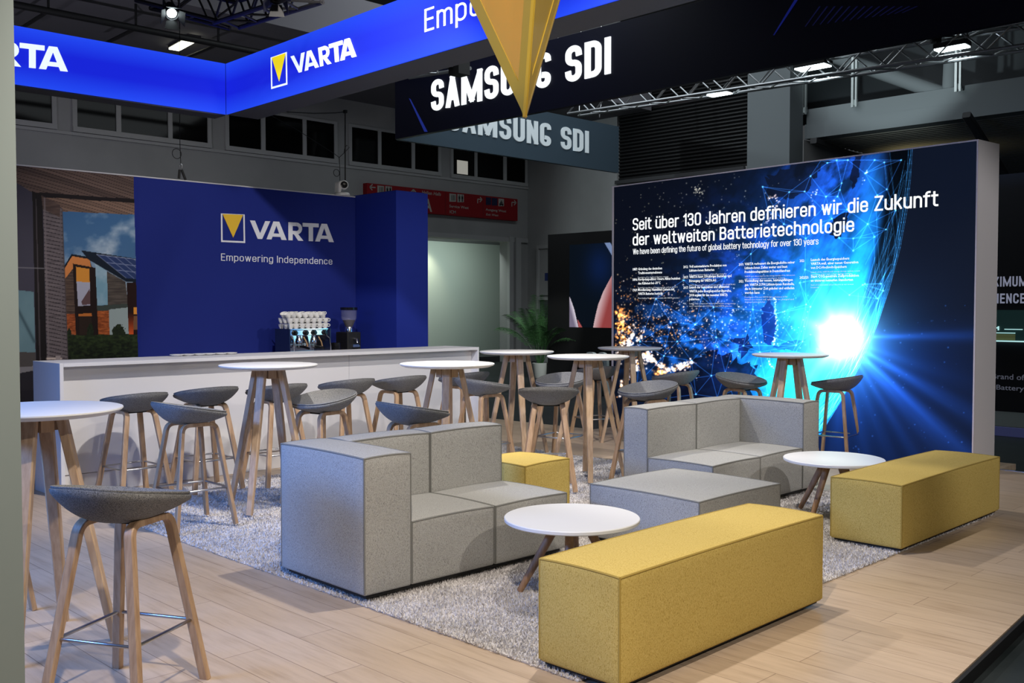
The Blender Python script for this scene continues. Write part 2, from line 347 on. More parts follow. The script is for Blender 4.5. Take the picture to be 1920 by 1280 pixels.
# ------------------------------------------------------------------ a drawn sans serif: centre lines that become strokes
XH = .72
def _fil(P, r, closed=False, n=7):
    P = [Vector((p[0], p[1])) for p in P]; N = len(P); out = []
    for i, p in enumerate(P):
        if not closed and i in (0, N-1): out.append(p); continue
        a, b_ = P[i-1]-p, P[(i+1) % N]-p; la, lb = a.length, b_.length; d = min(r, la*.5 if (closed or i-1 > 0) else la, lb*.5 if (closed or i+1 < N-1) else lb)
        A, B = p+a/la*d, p+b_/lb*d
        for k in range(n+1): t = k/n; w0 = (1-t)**2; w1 = 1.30*t*(1-t)*1.0; w2 = t*t; out.append((A*w0+p*(w1*1.08)+B*w2)/(w0+w1*1.08+w2))
    return out
def GLY(w_=.46, r=.21):
    W, R = w_, r; o = (_fil([(0, 0), (W, 0), (W, XH), (0, XH)], R, True), True); O = (_fil([(0, 0), (W+.04, 0), (W+.04, 1), (0, 1)], R, True), True)
    L = lambda *p: ([Vector(q) for q in p], False); C = lambda P, rr=R: (_fil(P, rr), False); n_ = lambda x0, x1: C([(x0, XH-R-.02), (x0, XH), (x1, XH), (x1, 0)])
    K = W+.04; sx = W*.62
    return {
    'a': (W, [C([(.03, XH-.13), (.03, XH), (W, XH), (W, 0)]), C([(W, .41), (0, .41), (0, 0), (W, 0), (W, .2)], .19)]), 'b': (W, [L((0, 0), (0, 1)), o]), 'c': (W*.93, [C([(W*.93, XH-.19), (W*.93, XH), (0, XH), (0, 0), (W*.93, 0), (W*.93, .19)])]),
    'd': (W, [L((W, 0), (W, 1)), o]), 'e': (W, [L((0, .37), (W, .37)), C([(W, .37), (W, XH), (0, XH), (0, 0), (W, 0), (W, .16)])]), 'f': (.3, [C([(.1, 0), (.1, 1), (.33, 1)], .17), L((-.04, XH), (.3, XH))]),
    'g': (W, [o, C([(W, XH), (W, -.27), (0, -.27), (0, -.13)])]), 'h': (W, [L((0, 0), (0, 1)), n_(0, W)]), 'i': (0, [L((0, 0), (0, XH)), L((0, 1.0), (0, 1.02))]), 'k': (W*.9, [L((0, 0), (0, 1)), L((W*.86, XH), (.02, .3)), L((.16, .44), (W*.92, 0))]),
    'l': (.12, [C([(0, 1), (0, 0), (.15, 0)], .14)]), 'm': (W*1.6, [L((0, 0), (0, XH)), n_(0, W*.8), n_(W*.8, W*1.6)]), 'n': (W, [L((0, 0), (0, XH)), n_(0, W)]), 'o': (W, [o]), 'p': (W, [L((0, -.27), (0, XH)), o]),
    'r': (.27, [L((0, 0), (0, XH)), C([(0, XH-R-.05), (0, XH), (.29, XH)])]), 's': (W*.92, [C([(W*.92, XH-.15), (W*.92, XH), (0, XH), (0, .38), (W*.92, .38), (W*.92, 0), (0, 0), (0, .15)], .16)]), 't': (.28, [C([(.1, .95), (.1, 0), (.31, 0)], .15), L((-.04, XH), (.3, XH))]), 'u': (W, [C([(0, XH), (0, 0), (W, 0), (W, R)]), L((W, 0), (W, XH))]),
    'v': (W, [L((0, XH), (W/2, 0), (W, XH))]), 'w': (W*1.5, [L((0, XH), (W*.38, 0), (W*.75, XH), (W*1.12, 0), (W*1.5, XH))]), 'y': (W, [L((0, XH), (W/2, .02)), L((W, XH), (W*.36, -.27))]),
    '\u00fc': (W, [C([(0, XH), (0, 0), (W, 0), (W, R)]), L((W, 0), (W, XH)), L((W*.18, 1.0), (W*.18, 1.02)), L((W*.82, 1.0), (W*.82, 1.02))]),
    'S': (K, [C([(K, .83), (K, 1), (0, 1), (0, .52), (K, .52), (K, 0), (0, 0), (0, .17)])]), 'J': (W*.8, [C([(W*.8, 1), (W*.8, 0), (0, 0), (0, .2)])]), 'Z': (K, [L((0, 1), (K, 1), (0, 0), (K, 0))]), 'B': (K, [C([(0, .54), (0, 0), (K, 0), (K, .54), (0, .54)]), C([(0, .54), (0, 1), (K-.03, 1), (K-.03, .54), (0, .54)]), L((0, 0), (0, 1))]),
    'E': (W*.9, [L((W*.92, 1), (0, 1), (0, 0), (W*.92, 0)), L((0, .52), (W*.84, .52))]), 'I': (0, [L((0, 0), (0, 1))]), 'W': (W*1.75, [L((0, 1), (W*.44, 0), (W*.875, 1), (W*1.31, 0), (W*1.75, 1))]), 'A': (K*1.06, [L((0, 0), (K*.53, 1), (K*1.06, 0)), L((K*.2, .27), (K*.86, .27))]),
    'M': (K*1.3+.22, [L((0, 0), (0, 1), (K*.65+.11, .06), (K*1.3+.22, 1), (K*1.3+.22, 0))]), 'U': (K, [C([(0, 1), (0, 0), (K, 0), (K, 1)])]), 'N': (K, [L((0, 0), (0, 1), (K, 0), (K, 1))]), 'G': (K, [C([(K, .88), (K, 1), (0, 1), (0, 0), (K, 0), (K, .34), (K*.66, .34)], R)]), 'D': (K, [([Vector((0, 0)), Vector((0, 1))]+_fil([(0, 1), (K, 1), (K, 0), (0, 0)], R)[1:], False)]),
    'X': (K, [L((0, 0), (K, 1)), L((0, 1), (K, 0))]), 'P': (K, [L((0, 0), (0, 1)), C([(0, 1), (K, 1), (K, .46), (0, .46)])]), 'R': (K, [L((0, 0), (0, 1)), C([(0, 1), (K, 1), (K, .48), (0, .48)]), L((K*.5, .48), (K, 0))]), 'C': (K, [C([(K, .77), (K, 1), (0, 1), (0, 0), (K, 0), (K, .23)])]),
    '1': (.2, [L((0, .82), (.2, 1), (.2, 0))]), '3': (K, [C([(0, .8), (0, 1), (K-.02, 1), (K-.02, .53), (.16, .53)]), C([(.16, .53), (K, .53), (K, 0), (0, 0), (0, .2)])]), '0': (K, [O]), ' ': (.12, [])}
def stroke_text(name, body, pl, x0, z0, width, cap, t, m, parent, off=.004, depth=.003, w_=.46, gap=.2, r=.21, fit=True):
    """lettering of stroke weight t (share of the skeleton height), capital height cap, fitted to width"""
    g = GLY(w_, r); X_ = 0; segs = []; word = 0
    for ch in body:
        if ch == ' ': word += 1
        adv, st = g[ch]
        for P, cl in st: segs.append(([Vector((p.x+X_, p.y)) for p in P], cl, word))
        X_ += adv+gap+t
    tot = X_-gap; k = cap/(1+t); kx = width/tot if fit else k; MBS = [MB() for _ in range(word+1)]; z_ = 0
    S2 = []
    for P, cl, wi in segs:          # sharp joints become separate straight strokes
        if cl: S2.append((P, cl, wi)); continue
        st = 0
        for i in range(1, len(P)-1):
            a, b_ = P[i]-P[i-1], P[i+1]-P[i]
            if a.length > 1e-4 and b_.length > 1e-4 and a.normalized().dot(b_.normalized()) < .15: S2.append((P[st:i+1], False, wi)); st = i
        S2.append((P[st:], False, wi))
    segs = S2
    for P, cl, wi in segs:
        q = MBS[wi]
        Q = []
        for p in P:
            if not Q or (p-Q[-1]).length > 1e-4: Q.append(p)
        if cl and (Q[0]-Q[-1]).length < 1e-4: Q.pop()
        n = len(Q)
        if not cl: Q[0] = Q[0]+(Q[0]-Q[1]).normalized()*t/2; Q[-1] = Q[-1]+(Q[-1]-Q[-2]).normalized()*t/2
        z_ = (z_+.00013) % .0011; vs = []
        for i, p in enumerate(Q):
            a = (p-Q[i-1]).normalized() if (cl or i > 0) else None; b_ = (Q[(i+1) % n]-p).normalized() if (cl or i < n-1) else None
            a = a or b_; b_ = b_ or a; na, nb = Vector((-a.y, a.x)), Vector((-b_.y, b_.x)); mt = (na+nb); mt = mt.normalized() if mt.length > 1e-3 else na; mt *= (t/2)/max(mt.dot(na), .8)
            for sg in (1, -1):
                v_ = p+mt*sg; y_ = min(v_.y, 1+t/2) if p.y > .6 else v_.y; y_ = max(y_, -t/2) if min(pp.y for pp in P) > -.01 else y_
                for zz in (0, depth+z_): vs.append(((v_.x+t/2)*kx, (y_+t/2)*k, zz))
        fs = []
        for i in range(n if cl else n-1):
            j = (i+1) % n; a, b_ = i*4, j*4; fs += [(a+1, a+3, b_+3, b_+1), (a, b_, b_+2, a+2), (a, a+1, b_+1, b_), (a+2, b_+2, b_+3, a+3)]
        if not cl: fs += [(0, 2, 3, 1), (n*4-4, n*4-3, n*4-1, n*4-2)]
        q.add(vs, fs)
    for q in MBS: o = q.build(name, m, parent); o.matrix_local = local(parent, pl.mtx(x0, z0, off))
    return o
# ------------------------------------------------------------------ pictures painted as a fine mesh (screen pixels, printed mural)
def s2l(c): c = np.clip(c, 0, None); return np.where(c <= .04045, c/12.92, ((c+.055)/1.055)**2.4)
def vnoise(x, y, seed):
    r = np.random.default_rng(seed).random((64, 64)); xi = np.floor(x).astype(int); yi = np.floor(y).astype(int); fx = x-xi; fy = y-yi
    fx = fx*fx*(3-2*fx); fy = fy*fy*(3-2*fy); a = r[yi % 64, xi % 64]; b = r[yi % 64, (xi+1) % 64]; c = r[(yi+1) % 64, xi % 64]; d = r[(yi+1) % 64, (xi+1) % 64]
    return (a*(1-fx)+b*fx)*(1-fy)+(c*(1-fx)+d*fx)*fy
def fbm(x, y, seed, o=5):
    t = 0; a = .5
    for i in range(o): t = t+a*vnoise(x*2**i, y*2**i, seed+i); a *= .5
    return t
class Picture:
    """a W x H grid on a plane; ax, ay = drawing coordinates of the artwork at every grid point"""
    def __init__(s, pl, a0, a1, b0, b1, W, H):
        s.pl = pl; s.W = W; s.H = H; A, B = np.meshgrid(np.linspace(a0, a1, W), np.linspace(b0, b1, H)); s.A = A; s.B = B
        P = np.array(pl.o)[None, None]+A[..., None]*np.array(pl.u)+B[..., None]*np.array((0, 0, 1.))-np.array(CP)
        d = P@np.array(FW); r = P@np.array(RT); h = P[..., 2]; zc = d*math.cos(TH)-h*math.sin(TH); yc = -(d*math.sin(TH)+h*math.cos(TH))
        s.x = 960+F*r/zc; s.y = 640+F*yc/zc; s.c = np.zeros((H, W, 3))
    def poly(s, pts, col, soft=None):
        pts = np.array(pts, float); x0, y0 = pts.min(0); x1, y1 = pts.max(0); m = (s.x >= x0) & (s.x <= x1) & (s.y >= y0) & (s.y <= y1)
        if not m.any(): return m
        X = s.x[m]; Y = s.y[m]; ins = np.zeros(X.shape, bool); n = len(pts)
        for i in range(n):
            xa, ya = pts[i]; xb, yb = pts[i-1]
            if ya == yb: continue
            k = ((ya > Y) != (yb > Y)) & (X < (xb-xa)*(Y-ya)/(yb-ya)+xa); ins ^= k
        mm = np.zeros(s.x.shape, bool); mm[m] = ins
        if col is not None: s.c[mm] = np.array(col)/255.
        return mm
    def line(s, a, b, col, w_=.7, k=1.0, add=True):
        a = np.array(a, float); b = np.array(b, float); pad = 3*w_
        m = (s.x > min(a[0], b[0])-pad) & (s.x < max(a[0], b[0])+pad) & (s.y > min(a[1], b[1])-pad) & (s.y < max(a[1], b[1])+pad)
        if not m.any(): return
        X = s.x[m]; Y = s.y[m]; d = b-a; L = max((d@d), 1e-6); t = np.clip(((X-a[0])*d[0]+(Y-a[1])*d[1])/L, 0, 1)
        q = np.hypot(X-a[0]-t*d[0], Y-a[1]-t*d[1]); g = (np.exp(-(q/w_)**2)*k)[:, None]
        if add: s.c[m] += g*np.array(col)/255.
        else: s.c[m] = s.c[m]*(1-g)+g*np.array(col)/255.
    def dot(s, p, r, col, k=1.0):
        # grid rows and columns are nearly image aligned: find the nearest cell, then splat locally
        j = int(np.argmin(np.abs(s.x[s.H//2]-p[0]))); i = int(np.argmin(np.abs(s.y[:, j]-p[1]))); j = int(np.argmin(np.abs(s.x[i]-p[0]))); R = 9
        sl = (slice(max(i-R, 0), i+R+1), slice(max(j-R, 0), j+R+1)); q = np.hypot(s.x[sl]-p[0], s.y[sl]-p[1])
        s.c[sl] += (np.exp(-(q/r)**2)*k)[..., None]*np.array(col)/255.
    def build(s, name, m, parent, off):
        W, H = s.W, s.H; P = np.stack([s.A, s.B, np.zeros_like(s.A)], -1).reshape(-1, 3)
        idx = np.arange(W*H).reshape(H, W); q = np.stack([idx[:-1, :-1], idx[:-1, 1:], idx[1:, 1:], idx[1:, :-1]], -1).reshape(-1, 4)
        me = bpy.data.meshes.new(name); me.vertices.add(W*H); me.vertices.foreach_set('co', P.ravel()); nq = len(q)
        me.loops.add(nq*4); me.loops.foreach_set('vertex_index', q.ravel().astype(np.int32)); me.polygons.add(nq); me.polygons.foreach_set('loop_start', np.arange(0, nq*4, 4, dtype=np.int32)); me.update(calc_edges=True)
        at = me.color_attributes.new('picture', 'FLOAT_COLOR', 'POINT'); c = np.ones((W*H, 4), np.float32); c[:, :3] = s2l(s.c).reshape(-1, 3); at.data.foreach_set('color', c.ravel())
        o = link_mesh(name, me, m, parent); o.matrix_local = local(parent, s.pl.mtx(0, 0, off)); return o
# ================================================================== THE SETTING
HF = -.06
b = MB(); pf = [(-2.5, 1.0), (4.013, 1.54), (5.182, 1.643), (9.65, 2.03), (9.63, 3.3), (10.1, 3.3), (10.1, 7.9), (9.3, 7.9), (9.22, 10.2), (-2.5, 10.2)]
b.prism([(x, y, HF+.002) for x, y in pf], (0, 0, -HF-.002)); structure(b.build('floor', M['floor']))
b = MB(); b.prism([(-2.5, .995, HF+.001), (4.013, 1.534, HF+.001), (5.183, 1.637, HF+.001), (9.66, 2.02, HF+.001), (9.66, 2.0, HF+.001), (5.183, 1.62, HF+.001), (4.013, 1.517, HF+.001), (-2.5, .98, HF+.001)], (0, 0, -HF-.002)); structure(b.build('trim_7', M['black']))
structure(boxobj('floor_hall', (-12, -6, HF-.1), (34, 34, HF), M['hall_floor']))
# booth edge trim along the far side
structure(boxobj('trim_1', (9.632, 2.05, HF+.001), (9.66, 3.29, .004), M['steel']))
# left pillar panel
P_ = atd(35, 575, 2.6); structure(boxobj('wall_left', (-2.2, P_.y, HF+.061), (P_.x, P_.y+.16, 4.6), M['grey_panel']))
# hall back wall with door opening (plane Y = 20)
DX0 = atY(803, 500, 20).x-1.4; DX1 = atY(951, 500, 20).x; DZ = 3.33
b = MB(); b.box((-8, 20, HF), (DX0, 20.3, 6.5)); b.box((DX1, 20, HF), (20.6, 20.3, 6.5)); b.box((DX0, 20, DZ), (DX1, 20.3, 6.5)); structure(b.build('wall_back', M['plaster']))
# a lit passage behind the opening
mint = mat('passage_wall', (.58, .66, .6), .8)
b = MB(); b.box((DX0-.5, 22.4, .1), (DX1+2.6, 22.5, DZ+.3)); structure(b.build('wall_passage', mint))
structure(boxobj('ceiling_passage', (DX0-.5, 20.31, DZ+.1), (DX1+2.6, 22.39, DZ+.2), M['ceiling'])); structure(boxobj('floor_passage', (DX0-.5, 20.31, HF+.002), (DX1+2.6, 22.39, .1), M['grey_dark']))
for k in (17.45, 18.75):
    l = spot('passage_spot', (k, 21.75, DZ+.02), (k, 22.4, 2.3), 48, (1, .93, .68), 80, .05, .9)
area('passage_light', (18.2, 20.6, DZ), (18.2, 22.4, 1.2), 62, (.86, 1, .93), 4, .5)
b = MB(); b.box((DX1, 19.9, HF), (DX1+.16, 20.0, DZ+.14)); b.box((DX1+.22, 19.86, HF), (DX1+.42, 20.0, DZ+.12)); b.box((DX0, 19.93, DZ), (20.55, 19.999, DZ+.12)); structure(b.build('door_1', M['frame_grey']))
# right hall wall with roller shutter (plane X = 20.6)
SY0 = atX(1157, 300, 20.6).y; SY1 = atX(1400, 300, 20.6).y; CY1 = atX(1480, 300, 20.6).y
b = MB(); b.box((20.6, SY0, HF), (20.9, 20, 9)); b.box((20.6, SY1, HF), (20.9, SY0, 4.82)); structure(b.build('wall_right', M['plaster']))
b = MB()
for k in range(46): z = 4.82+k*.09; b.prism([(20.72, SY1, z), (20.66, SY1, z+.03), (20.66, SY1, z+.06), (20.72, SY1, z+.09)], (0, SY0-SY1, 0))
b.box((20.72, SY1, 4.82), (20.8, SY0, 9)); structure(b.build('trim_2', M['shutter'], recalc=True))
b = MB(); b.box((20.5, SY1+.02, 4.72), (20.6, SY0, 4.81)); structure(b.build('trim_3', M['grey_dark']))
structure(boxobj('column_1', (20.6, CY1, HF), (21.2, SY1-.01, 9), M['column']))
# recessed door with panes beside the passage
PL = Plane((20.58, 19.55, 0), (0, -1, 0)); dr = empty('door_2', (20.58, 19.55, 0)); structure(dr)
def bx(pl, a0, a1, b0, b1, t, name, m, parent, off=0.0):
    q = MB().box((a0, b0, 0), (a1, b1, t)).build(name, m, parent); q.matrix_local = local(parent, pl.mtx(0, 0, off)); return q
q = MB()
for r_ in ((0, .08, 0, 3.3), (1.3, 1.38, 0, 3.3), (.08, 1.3, 3.2, 3.3), (.08, 1.3, 1.75, 1.83), (.08, 1.3, 1.12, 1.2), (.08, 1.3, 0, .2)): q.box((r_[0], r_[2], 0), (r_[1], r_[3], .08))
o = q.build('frame', M['frame_grey'], dr); o.matrix_local = local(dr, PL.mtx(0, HF, .002))
bx(PL, .08, 1.3, 1.83, 3.2, .03, 'panel', M['plaster'], dr, .01); bx(PL, .08, 1.3, 1.2, 1.75, .02, 'pane', mat('pane', (.1, .12, .12), .2), dr, .01); bx(PL, .08, 1.3, .2, 1.12, .02, 'pane', M['grey_dark'], dr, .01)
# ceiling slab above the windows, its fascia beam and pipes
structure(boxobj('ceiling', (-8, 16, 6.5), (20.6, 20.3, 6.7), M['ceiling']))
structure(boxobj('ceiling_beam', (-8, 15.6, 6.5), (20.6, 15.99, 7.35), M['ceiling']))
structure(boxobj('ceiling_roof', (-12, -6, 13), (40, 34, 13.2), M['grey_dark']))
structure(boxobj('column_2', (7.6, 17.0, 7.36), (8.2, 17.4, 12.9), M['column']))
def pxz(x, y, z): p = atz(x, y, z); return p
pa = pxz(26, 8, 6.1); pb_ = pxz(490, 99, 6.1)
pr = MB(); pr.tube([pa+(pa-pb_)*.2, pb_+(pb_-pa)*.9], .055, 10)
po = pr.build('ceiling_pipe', M['black'], smooth=True); tag(po, 'long black ceiling pipe running above the left blue banner', 'pipe')
for t_ in (.12, .45, .8):
    p = pa.lerp(pb_, t_); q = MB(); q.tube([(p.x, p.y, 6.14), (p.x, p.y, 6.5)], .02, 6); q.tube([(p.x, p.y, 6.1), (p.x+.05, p.y+1.5, 6.1)], .03, 6); q.build('hanger', M['black'], po)
# windows in the hall wall (plane Y = 20)
WIN = [[(-40, 22-30), (22, 97)], [(144, 217), (226, 314), (322, 388)], [(428, 488), (496, 566), (573, 625)], [(658, 707), (713, 770), (776, 820)], [(848, 888), (893, 942), (948, 983)]]
for n_, g in enumerate(WIN):
    wn = empty('window_%d' % (n_+1), (atY(g[0][0], 280, 20).x, 19.99, 5.0)); structure(wn)
    xs = [(atY(a, 280, 20).x, atY(c, 280, 20).x) for a, c in g]; f = MB(); x0 = xs[0][0]-.09; x1 = xs[-1][1]+.09
    f.box((x0, 19.93, 4.93), (x1, 20, 5.03)); f.box((x0, 19.95, 5.86), (x1, 20, 5.93)); f.box((x0, 19.95, 5.03), (xs[0][0], 20, 5.86))
    for i in range(len(xs)):
        e = xs[i+1][0] if i+1 < len(xs) else x1
        f.box((xs[i][1], 19.95, 5.03), (e, 20, 5.86))
    o = f.build('window_frame', M['frame_grey']); o.parent = wn; o.matrix_parent_inverse = Matrix.Translation(-wn.location)
    for a, c in xs:
        o = MB().box((a, 19.975, 5.03), (c, 19.998, 5.86)).build('pane', M['dark_glass']); o.parent = wn; o.matrix_parent_inverse = Matrix.Translation(-wn.location)
    if n_ == 4:
        a = atY(857, 300, 19.97).x; c = atY(877, 300, 19.97).x
        o = MB().box((a, 19.965, 5.06), (c, 19.974, 5.42)).build('lit_interior', mat('lit_interior', (.5, .5, .5), .8, emit=(.8, .78, .68), es=.32)); o.parent = wn; o.matrix_parent_inverse = Matrix.Translation(-wn.location)  # added glowing panel stands in for a lit room behind the pane
q = MB().box((-8, 19.96, 4.86), (20.6, 20, 4.92)).build('trim_4', M['frame_grey']); structure(q)
# gallery on the right: beam, glass, posts, pipes, corrugated soffit (plane X = 21.25)
GX = 21.25; GY = CY1-.02
structure(MB().box((GX, -14, 5.39), (GX+.4, GY, 5.72)).box((GX+.08, -14, 5.72), (GX+.4, GY, 6.08)).build('trim_5', M['column']))
structure(boxobj('wall_gallery', (GX+1.9, -14, 6.1), (GX+2, GY+3, 9.5), mat('gallery_dark', (.05, .06, .07), .6)))
b = MB()
for k in range(52):
    x = GX+.45+k*.22; b.prism([(x, -14, 5.46), (x+.05, -14, 5.38), (x+.13, -14, 5.38), (x+.18, -14, 5.46)], (0, GY+14, 0))
b.box((GX+.4, -14, 5.46), (GX+12, GY, 5.52)); structure(b.build('ceiling_soffit', M['soffit'], recalc=True))
structure(boxobj('wall_side', (21.21, GY, HF), (GX+12.2, GY+.2, 5.37), M['plaster']))
structure(boxobj('wall_far', (GX+12, -14, HF), (GX+12.2, GY+2, 5.46), M['grey_dark']))
spot('soffit_spot', (GX+3.0, atX(1700, 300, GX+3).y, 4.2), (GX+3.2, atX(1720, 240, GX+3).y, 5.4), 26, (1, .86, .45), 120, .1, 1)
post = mat('lit_post', (.55, .6, .6), .3, .6)
for px_ in (1509, 1603, 1797):
    p = atX(px_, 190, GX-.02); q = MB(); q.box((GX-.07, p.y-.06, 5.95), (GX-.02, p.y-.02, 9.2)); q.box((GX-.07, p.y+.02, 5.95), (GX-.02, p.y+.07, 9.2)); q.box((GX-.02, p.y-.06, 6.0), (GX, p.y+.07, 6.12))
    tag(q.build('gallery_post', post), {1509: 'bright steel glazing post next to the concrete column', 1603: 'brightly lit twin glazing post behind the truss', 1797: 'twin glazing post beside the thick vertical pipe'}[px_], 'post')
a = atX(1505, 85, GX+.3); c = atX(1782, 181, GX+.3); d_ = atX(1789, 40, GX+.3); e_ = atX(1920, 160, GX+.3)
q = MB(); q.tube([a+(c-a)*.04, c], .16, 14); q.tube([c, d_+(d_-c)*1.2], .17, 14); q.tube([c, e_+(e_-c)*1.5], .17, 14)
tag(q.build('gallery_brace', M['column'], smooth=True), 'thick grey steel tube bracing behind the gallery glass', 'brace')
for x0_, y0_, x1_, y1_ in ((1515, 265, 1560, 305), (1812, 215, 1885, 330)):
    p0 = atz(x0_, y0_, 5.3); dv = Vector((3.2, 0, -1.0)) if x0_ < 1600 else None
    p1 = atX(x1_, y1_, p0.x+2.5); p0.y = min(p0.y, GY-.3); p1.y = min(p1.y, GY-.3); p0.z = 5.30; q = MB(); q.sweep([p0, p1], (0, 1, 0), .16, .12)
    tag(q.build('soffit_bracket', M['grey_dark']), 'dark diagonal bracket under the corrugated soffit '+('beside the concrete column' if x0_ < 1600 else 'behind the screen wall corner'), 'bracket')

# ================================================================== BOOTH BACK WALL (mural, blue panel, logo)
BWY = 9.9; BWZ = atY(400, 345, BWY).z
x_l = atY(22, 400, BWY).x-.9; x_r = atY(666, 400, BWY).x
bw = boxobj('wall_booth', (x_l, BWY, .001), (x_r, BWY+.1, BWZ), M['blue_panel']); structure(bw)
o = boxobj('top_edge', (x_l, BWY-.004, BWZ), (x_r, BWY+.1, BWZ+.012), M['edge_white'], bw)
WP = Plane((0, BWY, 0), (1, 0, 0))
ma0 = WP.px(18, 400)[0]; ma1 = WP.px(261.5, 500)[0]; mb0 = .02; mb1 = BWZ-.002
pic = Picture(WP, ma0, ma1, mb0, mb1, 330, 480); X, Y = pic.x, pic.y
pic.c[:] = np.array((62, 60, 74))/255.
plank = fbm((X+Y*1.6)/7, (Y*.2+X*.02)/4, 3)
def texpoly(pts, c0, c1, tex):
    m = pic.poly(pts, None); t = np.clip(tex[m], 0, 1)[:, None]; pic.c[m] = (np.array(c0)*(1-t)+np.array(c1)*t)/255.
cc_ = (Y-.46*X)*(1+(X-22)*.0006); pl_ = (cc_/6.4) % 1.0; plank = fbm(cc_/1.6+40, (X+.46*Y)/60, 3)*.7+.5*vnoise(np.floor(cc_/6.4)+50, X*0+3, 8); pl2 = np.clip((pl_-.05)*7, 0, 1)*(.25+.75*plank)
texpoly([(10, 300), (262, 325), (262, 380), (75, 366), (62, 362), (10, 330)], (34, 27, 27), (112, 92, 84), pl2)
texpoly([(75, 366), (262, 378), (262, 404), (118, 397)], (50, 40, 38), (140, 112, 96), pl2)
pic.poly([(62, 360), (262, 374), (262, 381), (70, 369)], (27, 22, 24))
sky = fbm((X-100)/45, (Y-390)/38, 11); up = np.clip((Y-396)/110, 0, 1); sk = np.clip((sky-.42)*3.2+(X-190)/260, 0, 1)
texpoly([(112, 396), (262, 403), (262, 680), (112, 680)], (58, 98, 142), (176, 190, 204), np.clip(sk+.15*up, 0, 1))
g = fbm(X/5, Y/3, 21); texpoly([(120, 626), (262, 623), (262, 700), (120, 700)], (12, 18, 11), (60, 78, 40), np.clip(g*1.1-(Y-626)/130, 0, 1))
# house
wood = np.clip(fbm(X/22, Y/1.6, 31)*1.2-.1, 0, 1); brick = np.clip(fbm(X/6, Y/2, 41)*1.3-.15, 0, 1)
texpoly([(120, 520), (140, 484), (168, 488), (172, 500), (180, 628), (126, 628)], (52, 40, 36), (112, 92, 80), wood)
pic.poly([(119, 522), (119, 502), (135, 480), (168, 486), (170, 501), (142, 496), (122, 522)], (206, 128, 70)); pic.poly([(118, 502), (134, 476), (168, 482), (168, 486), (135, 480), (119, 506)], (22, 26, 34))
texpoly([(124, 588), (142, 588), (143, 627), (126, 627)], (98, 44, 22), (196, 106, 58), brick)
pic.poly([(136, 494), (180, 502), (184, 628), (142, 628)], (34, 22, 20))
pic.poly([(142, 500), (167, 504), (168, 529), (143, 528)], (214, 142, 56)); pic.poly([(143, 528), (168, 529), (169, 572), (146, 574)], (170, 170, 188)); pic.poly([(152, 565), (168, 540), (169, 570), (154, 572)], (96, 72, 74))
pic.poly([(147, 588), (171, 587), (172, 592), (147, 593)], (190, 110, 50)); pic.poly([(148, 593), (171, 593), (172, 627), (149, 627)], (44, 32, 26))
texpoly([(200, 508), (235, 528), (240, 572), (202, 574)], (52, 46, 44), (108, 98, 90), wood)
texpoly([(178, 493), (200, 508), (202, 571), (182, 573)], (118, 158, 178), (190, 200, 212), np.clip((sky-.35)*2.5, 0, 1))
texpoly([(182, 581), (204, 579), (205, 627), (184, 627)], (100, 46, 22), (206, 112, 58), brick); pic.poly([(181, 573), (240, 569), (240, 580), (182, 583)], (62, 70, 66))
pic.poly([(204, 580), (240, 576), (241, 626), (205, 627)], (152, 166, 166)); pic.poly([(237, 529), (262, 529), (262, 627), (241, 627)], (38, 20, 18))
m_ = pic.poly([(240, 585), (250, 585), (250, 627), (241, 627)], None); pic.c[m_] = (np.array((40, 18, 14))/255.+np.clip((Y[m_]-585)/42, 0, 1)[:, None]*np.array((176, 70, 24))/255.)
pic.poly([(250, 576), (262, 575), (262, 588), (250, 589)], (226, 150, 60)); pic.poly([(250, 592), (262, 592), (262, 618), (250, 618)], (120, 84, 60))
pic.poly([(151, 469), (262, 486), (262, 530), (236, 528), (166, 487)], (20, 30, 44)); pic.poly([(181, 477), (262, 487), (262, 524), (236, 521)], (44, 60, 104))
for k in range(5):
    t = k/4; pic.line((181+t*70, 477+t*9), (236+t*60, 521+t*4), (150, 160, 190), .5, .8, False)
pic.line((200, 492), (262, 499), (150, 160, 190), .6, .9, False); pic.line((181, 477), (262, 487), (170, 178, 200), .6, .9, False); pic.line((218, 506), (262, 511), (150, 160, 190), .6, .9, False)
bush = fbm(X/3.5, Y/3.5, 51)
for (bx0, bx1, by0, by1) in ((160, 178, 597, 628), (206, 239, 600, 628), (122, 136, 612, 628)):
    cx, cy = (bx0+bx1)/2, by1; q_ = ((X-cx)/((bx1-bx0)/2))**2+((Y-cy)/(by1-by0))**2; mm = (q_ < .25+.6*bush) & (Y < by1); pic.c[mm] = np.array((16, 22, 14))/255.+bush[mm][:, None]*np.array((30, 36, 20))/255.
# dark frame, shutter, lower left window of the room in the mural
pic.poly([(60, 358), (79, 366), (88, 700), (68, 700)], (25, 21, 23)); pic.poly([(66, 372), (68, 372), (77, 700), (74, 700)], (64, 58, 62))
sl = np.clip((((Y+(X-80)*-.22)/7.2) % 1.0-.1)*6, 0, 1)*(.55+.5*wood)
texpoly([(80, 368), (116, 390), (128, 700), (88, 700)], (34, 30, 34), (118, 108, 112), sl)
texpoly([(77, 366), (112, 384), (113, 408), (80, 392)], (58, 46, 44), (96, 78, 72), wood)
pic.line((83, 372), (92, 700), (112, 103, 106), 1.6, .9, False); pic.line((113, 398), (116, 700), (100, 92, 96), 1.2, .9, False); pic.line((116, 392), (128, 700), (74, 66, 70), 1.0, .9, False)
texpoly([(28, 543), (63, 547), (66, 660), (28, 660)], (88, 116, 128), (110, 140, 150), sky); pic.line((29, 572), (64, 640), (62, 84, 94), 3.0, .9, False); pic.poly([(28, 660), (66, 660), (67, 700), (28, 700)], (74, 70, 70))
pic.poly([(18, 700), (75, 690), (75, 900), (18, 900)], (36, 34, 42)); pic.poly([(18, 690), (62, 686), (64, 694), (18, 703)], (120, 118, 124))
